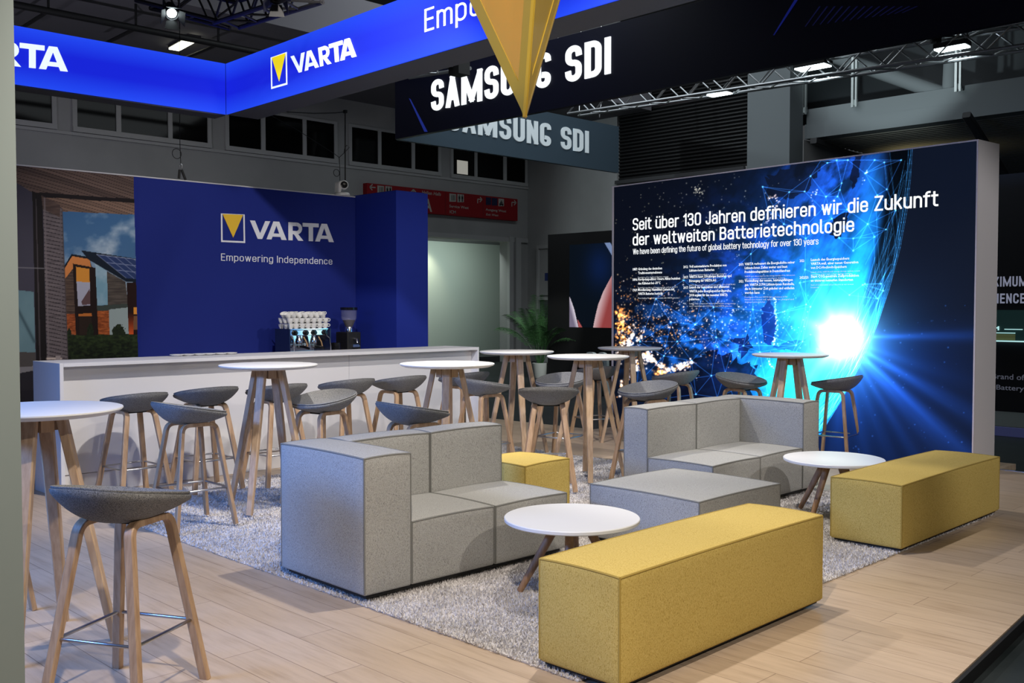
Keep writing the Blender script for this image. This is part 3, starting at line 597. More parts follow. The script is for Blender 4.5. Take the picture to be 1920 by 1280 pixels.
pic.line((22, 501), (82, 503), (120, 118, 124), 1.0, .9, False); pic.line((88, 672), (114, 672), (206, 190, 182), 2.0, 1, False); pic.poly([(104, 667), (113, 667), (113, 676), (104, 676)], (150, 140, 140))
m_ = pic.poly([(249.2, 300), (300, 300), (300, 740), (260.5, 740)], None); pic.c[m_] = (.096, .15, .468)
pic.build('mural', vcol_mat('mural_print'), bw, .005)
# logo on the blue wall
q = [WP.px(*p) for p in ((414, 453.5), (459, 455.5), (458, 402), (413.5, 400))]; fr, tri = emblem()
flat('logo_frame', warp(fr, q), WP, M['print_white'], bw); flat('logo_triangle', warp(tri, q), WP, M['print_yellow'], bw)
q = [WP.px(*p) for p in ((468, 447), (624.5, 454), (624.5, 420.5), (468, 413))]
flat('wordmark', warp(wordmark(), q), WP, M['print_white'], bw)
a = WP.px(414, 488.5); c = WP.px(622.5, 496); t_ = WP.px(416, 475); stroke_text('tagline', 'Empowering Independence', WP, a[0], a[1], c[0]-a[0], t_[1]-a[1], .11, M['print_white'], bw, gap=.17)
# blue cabinet block standing in front of the wall
cx0 = x_r; cyf = BWY-.79; cx1 = atY(802.5, 500, cyf).x
cb = empty('storage_cabinet', ((cx0+cx1)/2, cyf+.4, 0), 0, 'tall plain royal blue cabinet block at the right end of the booth wall', 'cabinet')
o = MB().box((cx0+.003, cyf, .001), (cx1, BWY+.1, BWZ+.02)).build('body', M['blue_cabinet'], bevel=.003); o.parent = cb; o.matrix_parent_inverse = Matrix.Translation(-cb.location)
o = MB().box((cx0+.03, cyf+.03, BWZ+.022), (cx1-.03, BWY+.07, BWZ+.03)).build('top_panel', M['blue_panel']); o.parent = cb; o.matrix_parent_inverse = Matrix.Translation(-cb.location)
# ================================================================== RUG
RX0, RY0, RX1, RY1 = 2.955, 2.585, 7.5, 7.72
rug = empty('shag_rug', (RX0, RY0, 0), 0, 'large pale grey shag rug under the sofas and stools on the oak floor', 'rug')
o = MB().box((RX0+.01, RY0+.01, .001), (RX1-.01, RY1-.01, .008)).build('backing', M['rug']); o.parent = rug; o.matrix_parent_inverse = Matrix.Translation(-rug.location)
def pile():
    N = 420000; x = rng.uniform(RX0, RX1, N); y = rng.uniform(RY0, RY1, N)
    # denser near the viewer
    keep = rng.random(N) < np.clip(1.25-(np.hypot(x-2.9, y-2.6))/5.5, .3, 1); x = x[keep]; y = y[keep]; N = len(x)
    a = rng.uniform(0, 2*PI, N); l = rng.normal(0, .007, (N, 2)); hgt = np.minimum(rng.uniform(.012, .027, N)*(.75+.5*fbm(x*2.2, y*2.2, 77)), .0262); wd = .0035+.0035*np.clip(np.hypot(x-2, y-2)/6, 0, 1)
    P = np.empty((N, 3, 3)); P[:, 0] = np.stack([x-np.cos(a)*wd, y-np.sin(a)*wd, np.full(N, .006)], 1); P[:, 1] = np.stack([x+np.cos(a)*wd, y+np.sin(a)*wd, np.full(N, .006)], 1); P[:, 2] = np.stack([x+l[:, 0], y+l[:, 1], hgt], 1)
    me = bpy.data.meshes.new('pile'); me.vertices.add(3*N); me.vertices.foreach_set('co', P.ravel()); me.loops.add(3*N); me.loops.foreach_set('vertex_index', np.arange(3*N, dtype=np.int32)); me.polygons.add(N); me.polygons.foreach_set('loop_start', np.arange(0, 3*N, 3, dtype=np.int32)); me.update(calc_edges=True)
    o = link_mesh('pile', me, M['rug'], rug); o.matrix_parent_inverse = Matrix.Translation(-rug.location); o['kind'] = 'stuff'
pile()
RZ = .0268
# ================================================================== UPHOLSTERY
def cushion(mn, mx, mat_, pmat, name, parent, pipe=.0055, puff=.006, seed=0, edges='top'):
    """soft upholstered block with sewn piping; returns the block (the piping is its child)"""
    x0, y0, z0 = mn; x1, y1, z1 = mx; bm = bmesh.new(); r = random.Random(seed)
    bmesh.ops.create_cube(bm, size=1)
    for v in bm.verts: v.co = Vector((x0+(v.co.x+.5)*(x1-x0), y0+(v.co.y+.5)*(y1-y0), z0+(v.co.z+.5)*(z1-z0)))
    bmesh.ops.subdivide_edges(bm, edges=bm.edges[:], cuts=9, use_grid_fill=True)
    c = Vector(((x0+x1)/2, (y0+y1)/2, (z0+z1)/2)); hx, hy, hz = (x1-x0)/2, (y1-y0)/2, (z1-z0)/2
    ph = [r.uniform(0, 6) for _ in range(6)]
    def wob(p): return .0028*(math.sin(p.x*13+ph[0])*math.cos(p.y*11+ph[1])+math.sin(p.z*15+ph[2])*math.cos((p.x+p.y)*9+ph[3]))
    def shape(p):
        q = p-c; u, v_, w_ = q.x/hx, q.y/hy, q.z/hz; out = q.copy(); k = puff
        if abs(u) > .999: out.x += math.copysign(k*(1-v_*v_)*(1-w_*w_)+wob(p)*(1-v_**4)*(1-w_**4), u)
        if abs(v_) > .999: out.y += math.copysign(k*(1-u*u)*(1-w_*w_)+wob(p)*(1-u**4)*(1-w_**4), v_)
        if w_ > .999: out.z += k*(1-u*u)*(1-v_*v_)+wob(p)*(1-u**4)*(1-v_**4)-.006*(u*u*v_*v_)
        # soft corners
        e = sorted((abs(u), abs(v_), abs(w_)))
        return c+out
    for v in bm.verts: v.co = shape(v.co)
    me = bpy.data.meshes.new(name); bm.to_mesh(me); bm.free()
    o = link_mesh(name, me, mat_, parent, True)
    md = o.modifiers.new('soft', 'BEVEL'); md.width = .013; md.segments = 3; md.limit_method = 'ANGLE'; md.angle_limit = math.radians(50)
    P = MB(); i_ = .004
    def ln(a, b):
        pts = [];
        for k in range(13):
            t = k/12; p = Vector(a).lerp(Vector(b), t); q = shape(Vector((min(max(p.x, x0), x1), min(max(p.y, y0), y1), min(max(p.z, z0), z1))))
            pts.append(Vector((q.x-math.copysign(i_, q.x-c.x) if abs(p.x-c.x) > hx-.001 else q.x, q.y-math.copysign(i_, q.y-c.y) if abs(p.y-c.y) > hy-.001 else q.y, q.z-(i_ if p.z > z1-.001 else 0))))
        P.tube(pts, pipe, 6)
    T = [(x0, y0, z1), (x1, y0, z1), (x1, y1, z1), (x0, y1, z1)]
    for k in range(4): ln(T[k], T[(k+1) % 4])
    for (x, y) in ((x0, y0), (x1, y0), (x1, y1), (x0, y1)): ln((x, y, z0+.01), (x, y, z1))
    P.build('piping', pmat, o, True)
    return o
def base_block(mn, mx, parent): return MB().box(mn, mx).build('base', M['plinth'], parent)
GF, YF = M['grey_fabric'], M['yellow_fabric']
def yellow_block(name, x0, y0, x1, y1, h, z0, label, cat, rz=0, seed=1):
    cx, cy = (x0+x1)/2, (y0+y1)/2; r = empty(name, (cx, cy, 0), rz, label, cat); hx, hy = (x1-x0)/2, (y1-y0)/2
    cushion((-hx, -hy, z0+.012), (hx, hy, h), YF, M['piping_yellow'], 'cushion', r, seed=seed)
    base_block((-hx+.02, -hy+.02, z0), (hx-.02, hy-.02, z0+.02), r); return r
yellow_block('upholstered_bench', 2.965, 2.39, 4.585, 2.818, .468, RZ-.006, 'long mustard yellow fabric bench nearest the camera, beside the front coffee table', 'bench', .006, 1)
yellow_block('upholstered_bench', 5.885, 2.565, 7.53, 3.03, .428, RZ-.006, 'long mustard yellow fabric bench at the right, in front of the big screen', 'bench', .004, 2)
yellow_block('upholstered_pouf', 4.735, 4.645, 5.215, 5.115, .44, RZ, 'small square mustard yellow pouf behind the grey sofa back', 'pouf', .06, 3)
# ottoman
r = empty('square_ottoman', (5.21, 3.665, 0), -.02, 'wide low grey fabric ottoman between the two sofas and the front yellow bench', 'ottoman')
cushion((-.435, -.42, RZ+.02), (.435, .42, .388), GF, M['piping_grey'], 'cushion', r, seed=5); base_block((-.41, -.395, RZ), (.41, .395, RZ+.03), r)
# near sofa with arm on the left
def sofa(name, loc, rz, label, mirror, arm, seat_w, depth, back_t, sh, bh, seeds, fwd=0.0):
    r = empty(name, loc, rz, label, 'sofa'); sg = -1 if mirror else 1; z0 = RZ+.022
    def C(nm, xa, xb, ya, yb, za, zb, sd):
        xa, xb = sorted((sg*xa, sg*xb)); return cushion((xa, ya, za), (xb, yb, zb), GF, M['piping_grey'], nm, r, seed=sd)
    C('armrest', 0, arm, 0, depth, z0, bh, seeds)
    C('seat', arm+.004, arm+seat_w, .004, depth-back_t-.002, z0, sh, seeds+1); C('seat', arm+seat_w+.006, arm+2*seat_w+.004, -fwd, depth-back_t-.002, z0, sh, seeds+2)
    C('backrest', arm+.004, arm+seat_w, depth-back_t, depth, z0, bh, seeds+3); C('backrest', arm+seat_w+.006, arm+2*seat_w+.004, depth-back_t, depth, z0, bh, seeds+4)
    xa, xb = sorted((sg*.03, sg*(arm+2*seat_w-.03))); base_block((xa, .03, RZ), (xb, depth-.03, z0+.006), r); return r
sofa('corner_sofa', (2.965, 4.015, 0), -.018, 'grey fabric sofa nearest the camera with its high arm at the left end', False, .3, .592, .79, .215, .388, .75, 20, .0)
sofa('corner_sofa', (7.445, 3.935, 0), .0, 'grey fabric sofa at the back right, facing the ottoman, high arm at its right end', True, .25, .632, .8, .225, .385, .745, 40, .0)
# ================================================================== COFFEE TABLES
def disc(R, z0, z1, bev): return [(0.0, z0), (R-bev, z0), (R, z0+bev*.7), (R, z1-.004), (R-.004, z1), (0, z1)]
def coffee_table():
    r = empty('coffee_table'); MB().lathe(disc(.358, .338, .362, .012)[1:-1] and [(.001, .376), (.34, .376), (.349, .382), (.35, .396), (.347, .4), (.001, .4)], 72).build('tabletop', M['white_lam'], r, True, 30)
    for k in range(4):
        a = PI/4+k*PI/2; d = Vector((math.cos(a), math.sin(a), 0)); p0 = d*.07+Vector((0, 0, .375)); p1 = d*.272+Vector((0, 0, 0))
        MB().tube([p0, p0.lerp(p1, .5), p1], [.025, .022, .0165], 14).build('leg', M['oak_dark'], r, True, 50)
    MB().box((-.13, -.03, .356), (.13, .03, .376)).box((-.03, -.13, .356), (.03, .13, .376)).build('under_frame', M['black'], r)
    return r
ct = coffee_table(); ct.location = (3.823, 3.392, RZ-.008); ct.rotation_euler.z = -.16; tag(ct, 'round white low coffee table with wooden legs by the near sofa', 'coffee table', 'white coffee tables')
c2 = copy_tree(ct); c2.location = (6.64, 3.392, RZ-.008); c2.rotation_euler.z = .70; tag(c2, 'round white low coffee table partly hidden behind the right hand yellow bench')
# ================================================================== BAR TABLES
def bar_table():
    r = empty('bar_table'); MB().lathe([(.001, 1.025), (.318, 1.025), (.346, 1.035), (.355, 1.044), (.354, 1.05), (.348, 1.052), (.001, 1.052)], 72).build('tabletop', M['white_lam'], r, True, 30)
    for k in range(4):
        a = PI/4+k*PI/2; d = Vector((math.cos(a), math.sin(a), 0)); p0 = d*.098+Vector((0, 0, 1.024)); p1 = d*.315
        n = Vector((-d.y, d.x, 0)); MB().sweep([p0, p0.lerp(p1, .5), p1], n, [.062, .054, .042], [.04, .038, .032]).build('leg', M['oak_pale'], r)
    MB().box((-.085, -.03, .95), (.085, .03, 1.024)).box((-.03, -.085, .95), (.03, -.031, 1.024)).box((-.03, .031, .95), (.03, .085, 1.024)).build('leg_block', M['oak'], r)
    return r
tp = bar_table()
TABS = [(70.5, 760, 4.40, .13, 'white topped bar table at the far left, cut off by the pale pillar'),
        (503.5, 690, 7.3, -.22, 'white topped bar table just behind the near sofa arm, before the counter'),
        (838.5, 688, 7.45, 0, 'white topped bar table at the right end of the counter, behind the sofa back'),
        (969, 665, 9.5, .25, 'white topped bar table standing in front of the potted palm'),
        (1102.5, 673, 8.6, 0, 'white topped bar table between the yellow pouf and the far sofa'),
        (1181, 653, 11.0, .12, 'white topped bar table by the left edge of the big screen'),
        (1481.5, 659, 9.45, .79, 'white topped bar table in front of the bright glow on the big screen')]
for i, (px_, py_, d, rz, lb) in enumerate(TABS):
    o = tp if i == 0 else copy_tree(tp); p = atd(px_, py_, d); onrug = RX0+.3 < p.x < RX1-.3 and RY0 < p.y < RY1-.3
    o.location = (p.x, p.y, RZ if onrug else 0); o.rotation_euler.z = rz; tag(o, lb, 'bar table', 'round bar tables')
# ================================================================== BAR STOOLS
def bar_stool():
    r = empty('bar_stool'); nt, nr = 56, 18; top = []; th = .026
    def rim(t):
        c = math.cos(t); b_ = (1-c)/2
        return .046+.016*math.sin(t)**2+.092*b_**1.6
    def outl(t):
        c, s_ = math.cos(t), math.sin(t); R = (abs(c/.235)**2.35+abs(s_/.248)**2.35)**(-1/2.35); return R
    def srf(q, t, off):
        R = outl(t)*q; zz = rim(t)*q**(1.75+1.35*(1-math.cos(t))/2); return Vector((R*math.cos(t)-.015, R*math.sin(t), .71+zz+off))
    def shell(o0, o1, q1):
        vs = [srf(0, 0, o1)]; fs = []
        for i in range(1, nr+1):
            for k in range(nt): vs.append(srf(q1*i/nr, 2*PI*k/nt, o1))
        for k in range(nt): fs.append((0, 1+k, 1+(k+1) % nt))
        for i in range(nr-1):
            for k in range(nt): a = 1+i*nt+k; b_ = 1+i*nt+(k+1) % nt; fs.append((a, a+nt, b_+nt, b_))
        n0 = len(vs); vs.append(srf(0, 0, o0))
        for i in range(1, nr+1):
            for k in range(nt): q_ = q1*i/nr; vs.append(srf(q_, 2*PI*k/nt, o0*(1-.12*q_**4)))
        for k in range(nt): fs.append((n0, n0+1+(k+1) % nt, n0+1+k))
        for i in range(nr-1):
            for k in range(nt): a = n0+1+i*nt+k; b_ = n0+1+i*nt+(k+1) % nt; fs.append((a, b_, b_+nt, a+nt))
        e = 1+(nr-1)*nt; f_ = n0+e
        for k in range(nt): fs.append((e+k, f_+k, f_+(k+1) % nt, e+(k+1) % nt))
        return vs, fs
    m = MB(); m.add(*shell(-.032, -.008, 1.0)); st = m.build('seat_shell', M['stool_fabric'], r, True, 60)
    st.modifiers.new('soft', 'BEVEL').width = .006; st.modifiers['soft'].limit_method = 'ANGLE'
    m = MB(); m.add(*shell(-.008, .007, .985)); pd = m.build('seat_pad', M['stool_fabric'], r, True, 60)
    md = pd.modifiers.new('soft', 'BEVEL'); md.width = .006; md.limit_method = 'ANGLE'
    def arch(sx, zt):
        A = Vector((.118, sx*.112, zt)); pts = []; foot = Vector((.21, sx*.21, 0))
        R = .055; dn = (foot-A).normalized(); ang = math.acos(max(-1, min(1, dn.dot(Vector((-1, 0, 0)))))); tl = R/math.tan(ang/2)
        P0 = A+dn*tl; P1 = A+Vector((-1, 0, 0))*tl; side = [foot, foot.lerp(P0, .5), P0]
        for k in range(1, 8): t = k/8; side.append(P0*(1-t)**2+A*2*t*(1-t)+P1*t*t)
        side.append(P1); mir = [Vector((-p.x, p.y, p.z)) for p in reversed(side)]; pts = side+mir
        nrm = (Vector((-1, 0, 0)).cross(dn)).normalized()
        return MB().sweep(pts, nrm, .04, .026).build('leg_frame', M['oak'], r, True, 22)
    arch(1, .682); arch(-1, .682)
    MB().box((-.03, -.11, .668), (.03, .11, .684)).build('seat_support', M['plinth'], r)
    zf = .25; k_ = 1-zf/.68; fx = .118+(.21-.118)*k_; fy = .112+(.21-.112)*k_
    ring = [(fx, fy), (-fx, fy), (-fx, -fy), (fx, -fy)]; pts = []
    for i in range(4):
        a = Vector((*ring[i], zf)); b_ = Vector((*ring[(i+1) % 4], zf)); pts += [a.lerp(b_, .03), a.lerp(b_, .5), a.lerp(b_, .97)]
    MB().tube(pts, .0072, 8, closed=True).build('footrest', M['steel'], r, True, 60)
    return r
sp = bar_stool()
pX, pY, mX, mY = 0.0, PI/2, PI, -PI/2     # sitting directions along the axes of the booth
STO = [ # hub pixel x, y (underside of the seat, z about .68), yaw, label
 (None, (1.645, 3.77), .495, 'grey bar stool in the left foreground, nearest the camera'),
 ((250, 772), None, pY+.05, 'grey bar stool by the counter, half behind the leftmost bar table'),
 ((359, 803), None, pX-.02, 'bluish grey bar stool behind the foreground stool, standing at the left rug edge'),
 ((385, 766), None, pY, 'grey bar stool at the counter, directly behind the bluish stool on the left rug edge'),
 ((517, 759), None, pY, 'grey bar stool seen between the legs of the bar table beside the sofa arm'),
 ((603, 781), None, mX+.15, 'grey bar stool with open bowl seat facing the camera, above the near sofa arm'),
 ((648, 747), None, pY, 'grey bar stool at the counter, directly behind the open bowl stool'),
 ((747, 740), None, pY, 'grey bar stool at the counter, clear of any table, third from its right end'),
 ((777, 803), None, pX-.1, 'bluish grey bar stool whose seat peeks over the near sofa back'),
 ((868, 731), None, pY, 'grey bar stool at the right end of the counter, behind a bar table'),
 ((907, 747), None, pX-.1, 'grey bar stool tucked to the right of the table at the counter end'),
 ((1028, 765), None, PI/4, 'grey bar stool seen from behind, standing behind the yellow pouf'),
 ((1052, 738), None, mX+.2, 'grey bar stool with open bowl seat, behind the stool seen from behind'),
 ((1117, 712), None, pY-.3, 'grey bar stool behind the table legs, in front of the white standing letters'),
 ((1212, 758), None, mX-.15, 'grey bar stool peeking over the left end of the far sofa back'),
 ((1264, 722), None, pY+.1, 'grey bar stool in front of the screen, beside the table at its edge'),
 ((1392, 731), None, mY-.1, 'grey bar stool left of the rightmost bar table, in front of the screen'),
 ((1566, 733), None, pY+.1, 'grey bar stool farthest right, standing between far sofa and screen'),
 (None, (1.564, 5.341), 0, 'bar stool almost hidden by the pale pillar, only its leg shows')]
for i, (px_, xy, rz, lb) in enumerate(STO):
    o = sp if i == 0 else copy_tree(sp)
    if xy is None: p = atz(px_[0], px_[1], .675); xy = (p.x, p.y)
    onrug = RX0+.1 < xy[0] < RX1-.1 and RY0 < xy[1] < RY1-.1
    o.location = (xy[0], xy[1], RZ if onrug else 0); o.rotation_euler.z = rz; tag(o, lb, 'bar stool', 'grey bar stools')
# ================================================================== COUNTER
CZ = 1.058; CX0, CX1, CYF, CYB = 2.972, 7.433, 7.955, 8.52
ctr = empty('bar_counter', ((CX0+CX1)/2, 8.2, 0), 0, 'long white bar counter across the back of the booth', 'counter')
def cpart(mb, name, m, bev=.002):
    o = mb.build(name, m, bevel=bev); o.parent = ctr; o.matrix_parent_inverse = Matrix.Translation(-ctr.location); return o
cpart(MB().box((CX0+.031, CYF+.001, CZ-.028), (CX1-.021, CYB, CZ)), 'countertop', M['counter_white'])
cpart(MB().box((CX0, CYF, .0), (CX0+.03, CYB, CZ+.002)), 'side_panel', M['counter_white']); cpart(MB().box((CX1-.02, CYF, .0), (CX1, CYB, CZ+.002)), 'side_panel', M['counter_white'])
xm = atY(655, 690, CYF+.1).x
cpart(MB().box((CX0+.031, CYF+.105, .165), (xm-.0015, CYF+.13, CZ-.029)), 'front_panel', M['counter_white']); cpart(MB().box((xm+.0015, CYF+.105, .165), (CX1-.021, CYF+.13, CZ-.029)), 'front_panel', M['counter_white'])
cpart(MB().box((CX0+.031, CYF+.115, .001), (CX1-.021, CYF+.135, .16)), 'kick_panel', M['counter_white']); cpart(MB().box((CX0+.031, CYB-.04, .001), (CX1-.021, CYB-.015, CZ-.029)), 'back_panel', M['counter_white'])
# back bar carrying the machine
bb = empty('back_bar', (5.9, 9.55, 0), 0, 'low white back bar behind the counter carrying the coffee machine', 'counter')
BBZ = .93
o = MB().box((4.3, 9.22, BBZ-.03), (x_r-.01, BWY-.01, BBZ)).build('worktop', M['counter_white'], bevel=.002); o.parent = bb; o.matrix_parent_inverse = Matrix.Translation(-bb.location)
o = MB().box((4.33, 9.25, .001), (x_r-.02, BWY-.012, BBZ-.031)).build('cupboard', M['counter_white']); o.parent = bb; o.matrix_parent_inverse = Matrix.Translation(-bb.location)
# ================================================================== COFFEE MACHINE, CUPS, GRINDER
MY = 9.32
m0 = atY(543, 640, MY).x; m1 = atY(620.5, 640, MY).x; mz = atY(580, 616, MY).z; mw = m1-m0
cm = empty('coffee_machine', ((m0+m1)/2, MY+.24, BBZ), 0, 'chrome two group espresso machine with blue sides on the back bar', 'coffee machine')
def mpart(mb, name, m, parent=None, smooth=False, bev=0):
    o = mb.build(name, m, smooth=smooth, bevel=bev); bpy.context.view_layer.update(); par = parent or cm
    o.parent = par; o.matrix_parent_inverse = par.matrix_world.inverted(); return o
mirror = mat('machine_chrome', (.75, .76, .8), .1, 1)
side_blue = mat('machine_side', (.012, .02, .07), .25)
body = mpart(MB().box((m0+.012, MY+.16, BBZ+.04), (m1-.012, MY+.29, mz-.012)), 'body', mirror, bev=.004)
mpart(MB().box((m0, MY+.0, BBZ+.02), (m0+.011, MY+.29, mz)), 'side_panel', side_blue); mpart(MB().box((m1-.011, MY, BBZ+.02), (m1, MY+.29, mz)), 'side_panel', side_blue)
mpart(MB().box((m0+.012, MY+.02, mz-.011), (m1-.012, MY+.29, mz)), 'cup_tray', mirror)
mpart(MB().box((m0+.012, MY+.01, BBZ+.02), (m1-.012, MY+.159, BBZ+.075)), 'drip_tray', M['steel'], bev=.003)
mpart(MB().box((m0+.012, MY+.03, mz-.075), (m1-.012, MY+.159, mz-.012)), 'front_hood', mirror, bev=.006)
rl = MB(); rl.tube([(m0, MY+.29, mz+.055), (m0, MY+.01, mz+.055), (m0, MY+.01, mz)], .005, 8); rl.tube([(m0, MY+.15, mz), (m0, MY+.15, mz+.055)], .005, 8); mpart(rl, 'cup_rail', M['chrome'], smooth=True)
for k in range(4):
    fx_, fy_ = ((m0+.05, m1-.05)[k % 2], (MY+.06, MY+.25)[k//2]); mpart(MB().lathe([(.018, 0), (.016, .02)], 12, c=(fx_, fy_, BBZ+.0005)), 'foot', M['black'])
for k, t_ in enumerate((.3, .66)):
    gx = m0+mw*t_; gh = mpart(MB().lathe([(.001, 0), (.036, 0), (.04, .02), (.036, .055), (.026, .075), (.026, .1), (.001, .1)], 24, c=(gx, MY+.07, mz-.175)), 'group_head', mirror, smooth=True)
    pf_ = mpart(MB().lathe([(.001, -.04), (.018, -.04), (.032, -.028), (.035, -.002), (.001, -.002)], 20, c=(gx, MY+.07, mz-.176)), 'portafilter', M['chrome'], smooth=True)
    mpart(MB().tube([(gx, MY+.035, mz-.195), (gx+.01, MY-.04, mz-.2), (gx+.012, MY-.11, mz-.212)], [.011, .015, .013], 10), 'handle', M['black_gloss'], pf_, True)
    mpart(MB().tube([(gx+.05, MY+.05, mz-.09), (gx+.075, MY+.03, mz-.15), (gx+.082, MY+.02, mz-.2)], .007, 8), 'lever', mat('walnut', (.4, .22, .09), .4), gh, True)
for t_ in (.06, .94):
    gx = m0+mw*t_; st_ = mpart(MB().tube([(gx, MY+.03, mz-.08), (gx, MY-.02, mz-.11), (gx+.01, MY-.03, mz-.2), (gx+.015, MY-.025, mz-.26)], .006, 8), 'steam_wand', M['chrome'], smooth=True)
for t_ in (.16, .42, .62, .88):
    gx = m0+mw*t_; mpart(MB().lathe([(.001, 0), (.026, 0), (.028, .02), (.02, .035), (.001, .036)], 16, M=Matrix.Translation((gx, MY+.03, mz-.045)) @ Matrix.Rotation(PI/2, 4, 'X')), 'knob', M['black_gloss'], smooth=True)
mpart(MB().lathe([(.001, 0), (.03, 0), (.032, .012), (.001, .013)], 20, M=Matrix.Translation((m0+mw*.1, MY+.155, BBZ+.14)) @ Matrix.Rotation(PI/2, 4, 'X')), 'pressure_gauge', M['white_plastic'], smooth=True)
mpart(MB().box((m0+mw*.8, MY+.148, BBZ+.1), (m0+mw*.96, MY+.16, BBZ+.19)), 'control_panel', M['black_gloss'])
def cup():
    r = empty('espresso_cup'); MB().lathe([(.001, 0), (.02, 0), (.022, .004), (.032, .026), (.0375, .058), (.0355, .058), (.029, .026), (.019, .007), (.001, .006)], 22).build('bowl', M['white_porcelain'], r, True, 50)
    MB().tube([(.034, 0, .046), (.048, 0, .048), (.054, 0, .036), (.047, 0, .022), (.031, 0, .02)], .0045, 6).build('handle', M['white_porcelain'], r, True); return r
cp = cup(); nc = 7; first = True
for row in range(3):
    for lay in range(3):
        for k in range(nc):
            if row == 2 and lay == 2: continue
            o = cp if first else copy_tree(cp); first = False
            x = m0+.045+k*(mw-.085)/(nc-1)+.003*rng.normal(); y = MY+.055+row*.084; z = mz+.0006+lay*.0425
            if lay < 2: o.location = (x, y, z+(.0 if lay == 0 else .0165)); o.rotation_euler = (0, 0, -.5+.25*rng.normal())
            else: o.location = (x-.01, y+.01, z+.036); o.rotation_euler = (.1*rng.normal(), -.55, -.4+.3*rng.normal())
            tag(o, 'white espresso cup in the %s layer, %s row, on the coffee machine' % (('bottom', 'middle', 'tilted top')[lay], ('front', 'middle', 'rear')[row]), 'cup', 'espresso cups on the coffee machine')
ja = empty('glass_dispenser', (atY(579, 590, MY+.4).x, MY+.4, BBZ), 0, 'tall clear glass dispenser standing behind the coffee machine and its cups', 'glass dispenser'); jh = atY(579, 585, MY+.4).z-BBZ
MB().lathe([(.001, .0005), (.045, .0005), (.05, .01), (.05, jh-.03), (.044, jh-.02), (.044, jh-.03), (.044, .02), (.001, .012)], 24).build('vessel', M['clear'], ja, True, 40)
MB().lathe([(.001, jh-.02), (.05, jh-.019), (.05, jh-.004), (.001, jh)], 20).build('lid', M['clear'], ja, True, 40)
gx = atY(654.5, 640, 9.5).x; gr = empty('coffee_grinder', (gx, 9.5, BBZ), 0, 'black coffee grinder with clear bean hopper in the corner by the blue cabinet', 'coffee grinder')
def z9(y): return atY(654, y, 9.5).z-BBZ
MB().box((-.095, -.1, .001), (.095, .13, z9(622))).build('body', M['black'], gr, bevel=.012)
MB().lathe([(.001, z9(622)+.001), (.05, z9(622)+.001), (.05, z9(616)), (.045, z9(613)), (.001, z9(613))], 24).build('collar', M['chrome'], gr, True)
MB().lathe([(.04, z9(613)), (.055, z9(608)), (.088, z9(596)), (.092, z9(581))], 28).build('hopper', M['clear'], gr, True)
MB().lathe([(.001, z9(612.5)), (.038, z9(612.5)), (.052, z9(608)), (.072, z9(600)), (.001, z9(599))], 24).build('coffee_beans', mat('beans', (.03, .014, .006), .6), gr, True)
MB().lathe([(.001, z9(581)), (.1, z9(581)), (.1, z9(576)), (.001, z9(576))], 28).build('hopper_lid', M['black_gloss'], gr, True)
MB().tube([(.0, -.1, z9(634)), (.0, -.15, z9(636)), (.0, -.16, z9(642))], .016, 10).build('dosing_spout', M['chrome'], gr, True)
MB().box((-.04, -.135, z9(650)), (.04, -.101, z9(645))).build('portafilter_fork', M['chrome'], gr)
MB().lathe([(.001, 0), (.012, 0), (.01, .03), (.001, .03)], 12, M=Matrix.Translation((.05, -.1, z9(648))) @ Matrix.Rotation(PI/2, 4, 'X')).build('dial', M['steel'], gr, True)
kb = empty('knock_box', (atY(629, 640, 9.42).x, 9.42, BBZ), 0, 'short black cylindrical canister between coffee machine and grinder', 'canister')
MB().lathe([(.001, .0005), (.062, .0005), (.064, .03), (.062, z9(641)), (.055, z9(641)), (.054, .03), (.001, .02)], 28).build('drum', M['black_gloss'], kb, True, 40); MB().lathe([(.063, .028), (.066, .03), (.066, .04), (.063, .042)], 28).build('band', M['steel'], kb, True)
for k, px_ in enumerate((332, 352, 374, 392, 414, 432)):
    p = atY(px_, 668, CYB-.09); s_ = MB().lathe([(.001, 0), (.035, 0), (.062, .012), (.064, .016), (.06, .016), (.034, .006), (.001, .006)], 28).build('saucer', M['white_porcelain'], None, True); s_.location = (p.x, CYB-.09, CZ+.0006)
    tag(s_, 'small white saucer lying along the rear edge of the counter, %s' % ('leftmost', 'second from the left', 'third from the left', 'third from the right', 'second from the right', 'rightmost')[k], 'saucer', 'saucers on the counter')
# ================================================================== BIG SCREEN WALL
LL = atz(1150, 802); LR = atz(1822, 889); LL.z = LR.z = 0; LZ = 2.968
lw = empty('screen_wall', tuple((LL+LR)/2), 0, 'big bright blue screen wall showing the earth and the battery technology text', 'screen')
LU = (LR-LL).normalized(); LN = LU.cross(Vector((0, 0, 1))); LLEN = (LR-LL).length
SP = Plane(LL, LU)
bk = -LN*.41
q = MB(); q.prism([LL-LU*.03-LN*.012, LR+LU*.012-LN*.012, LR+LU*.012+bk, LL-LU*.03+bk], (0, 0, LZ+.012)); q.v = [(x, y, z+.001) for x, y, z in q.v]
o = q.build('cabinet', mat('screen_cabinet', (.62, .6, .62), .6), lw); o.matrix_local = local(lw, Matrix())
q = MB()
for (a0, a1, b0, b1) in ((-.03, -.001, .001, LZ+.013), (LLEN, LLEN+.013, .001, LZ+.013), (-.001, LLEN, LZ, LZ+.013)): q.box((a0, b0, -.012), (a1, b1, .006))
o = q.build('frame', mat('screen_frame', (.6, .55, .58), .6), lw); o.matrix_local = local(lw, SP.mtx(0, 0, 0))
pic = Picture(SP, 0, LLEN, .002, LZ, 800, 660); X, Y = pic.x, pic.y
limx = lambda y: np.interp(y, [260, 340, 400, 470, 540, 610, 690, 750, 815, 880, 920], [1712, 1707, 1700, 1687, 1668, 1645, 1610, 1578, 1538, 1480, 1440])
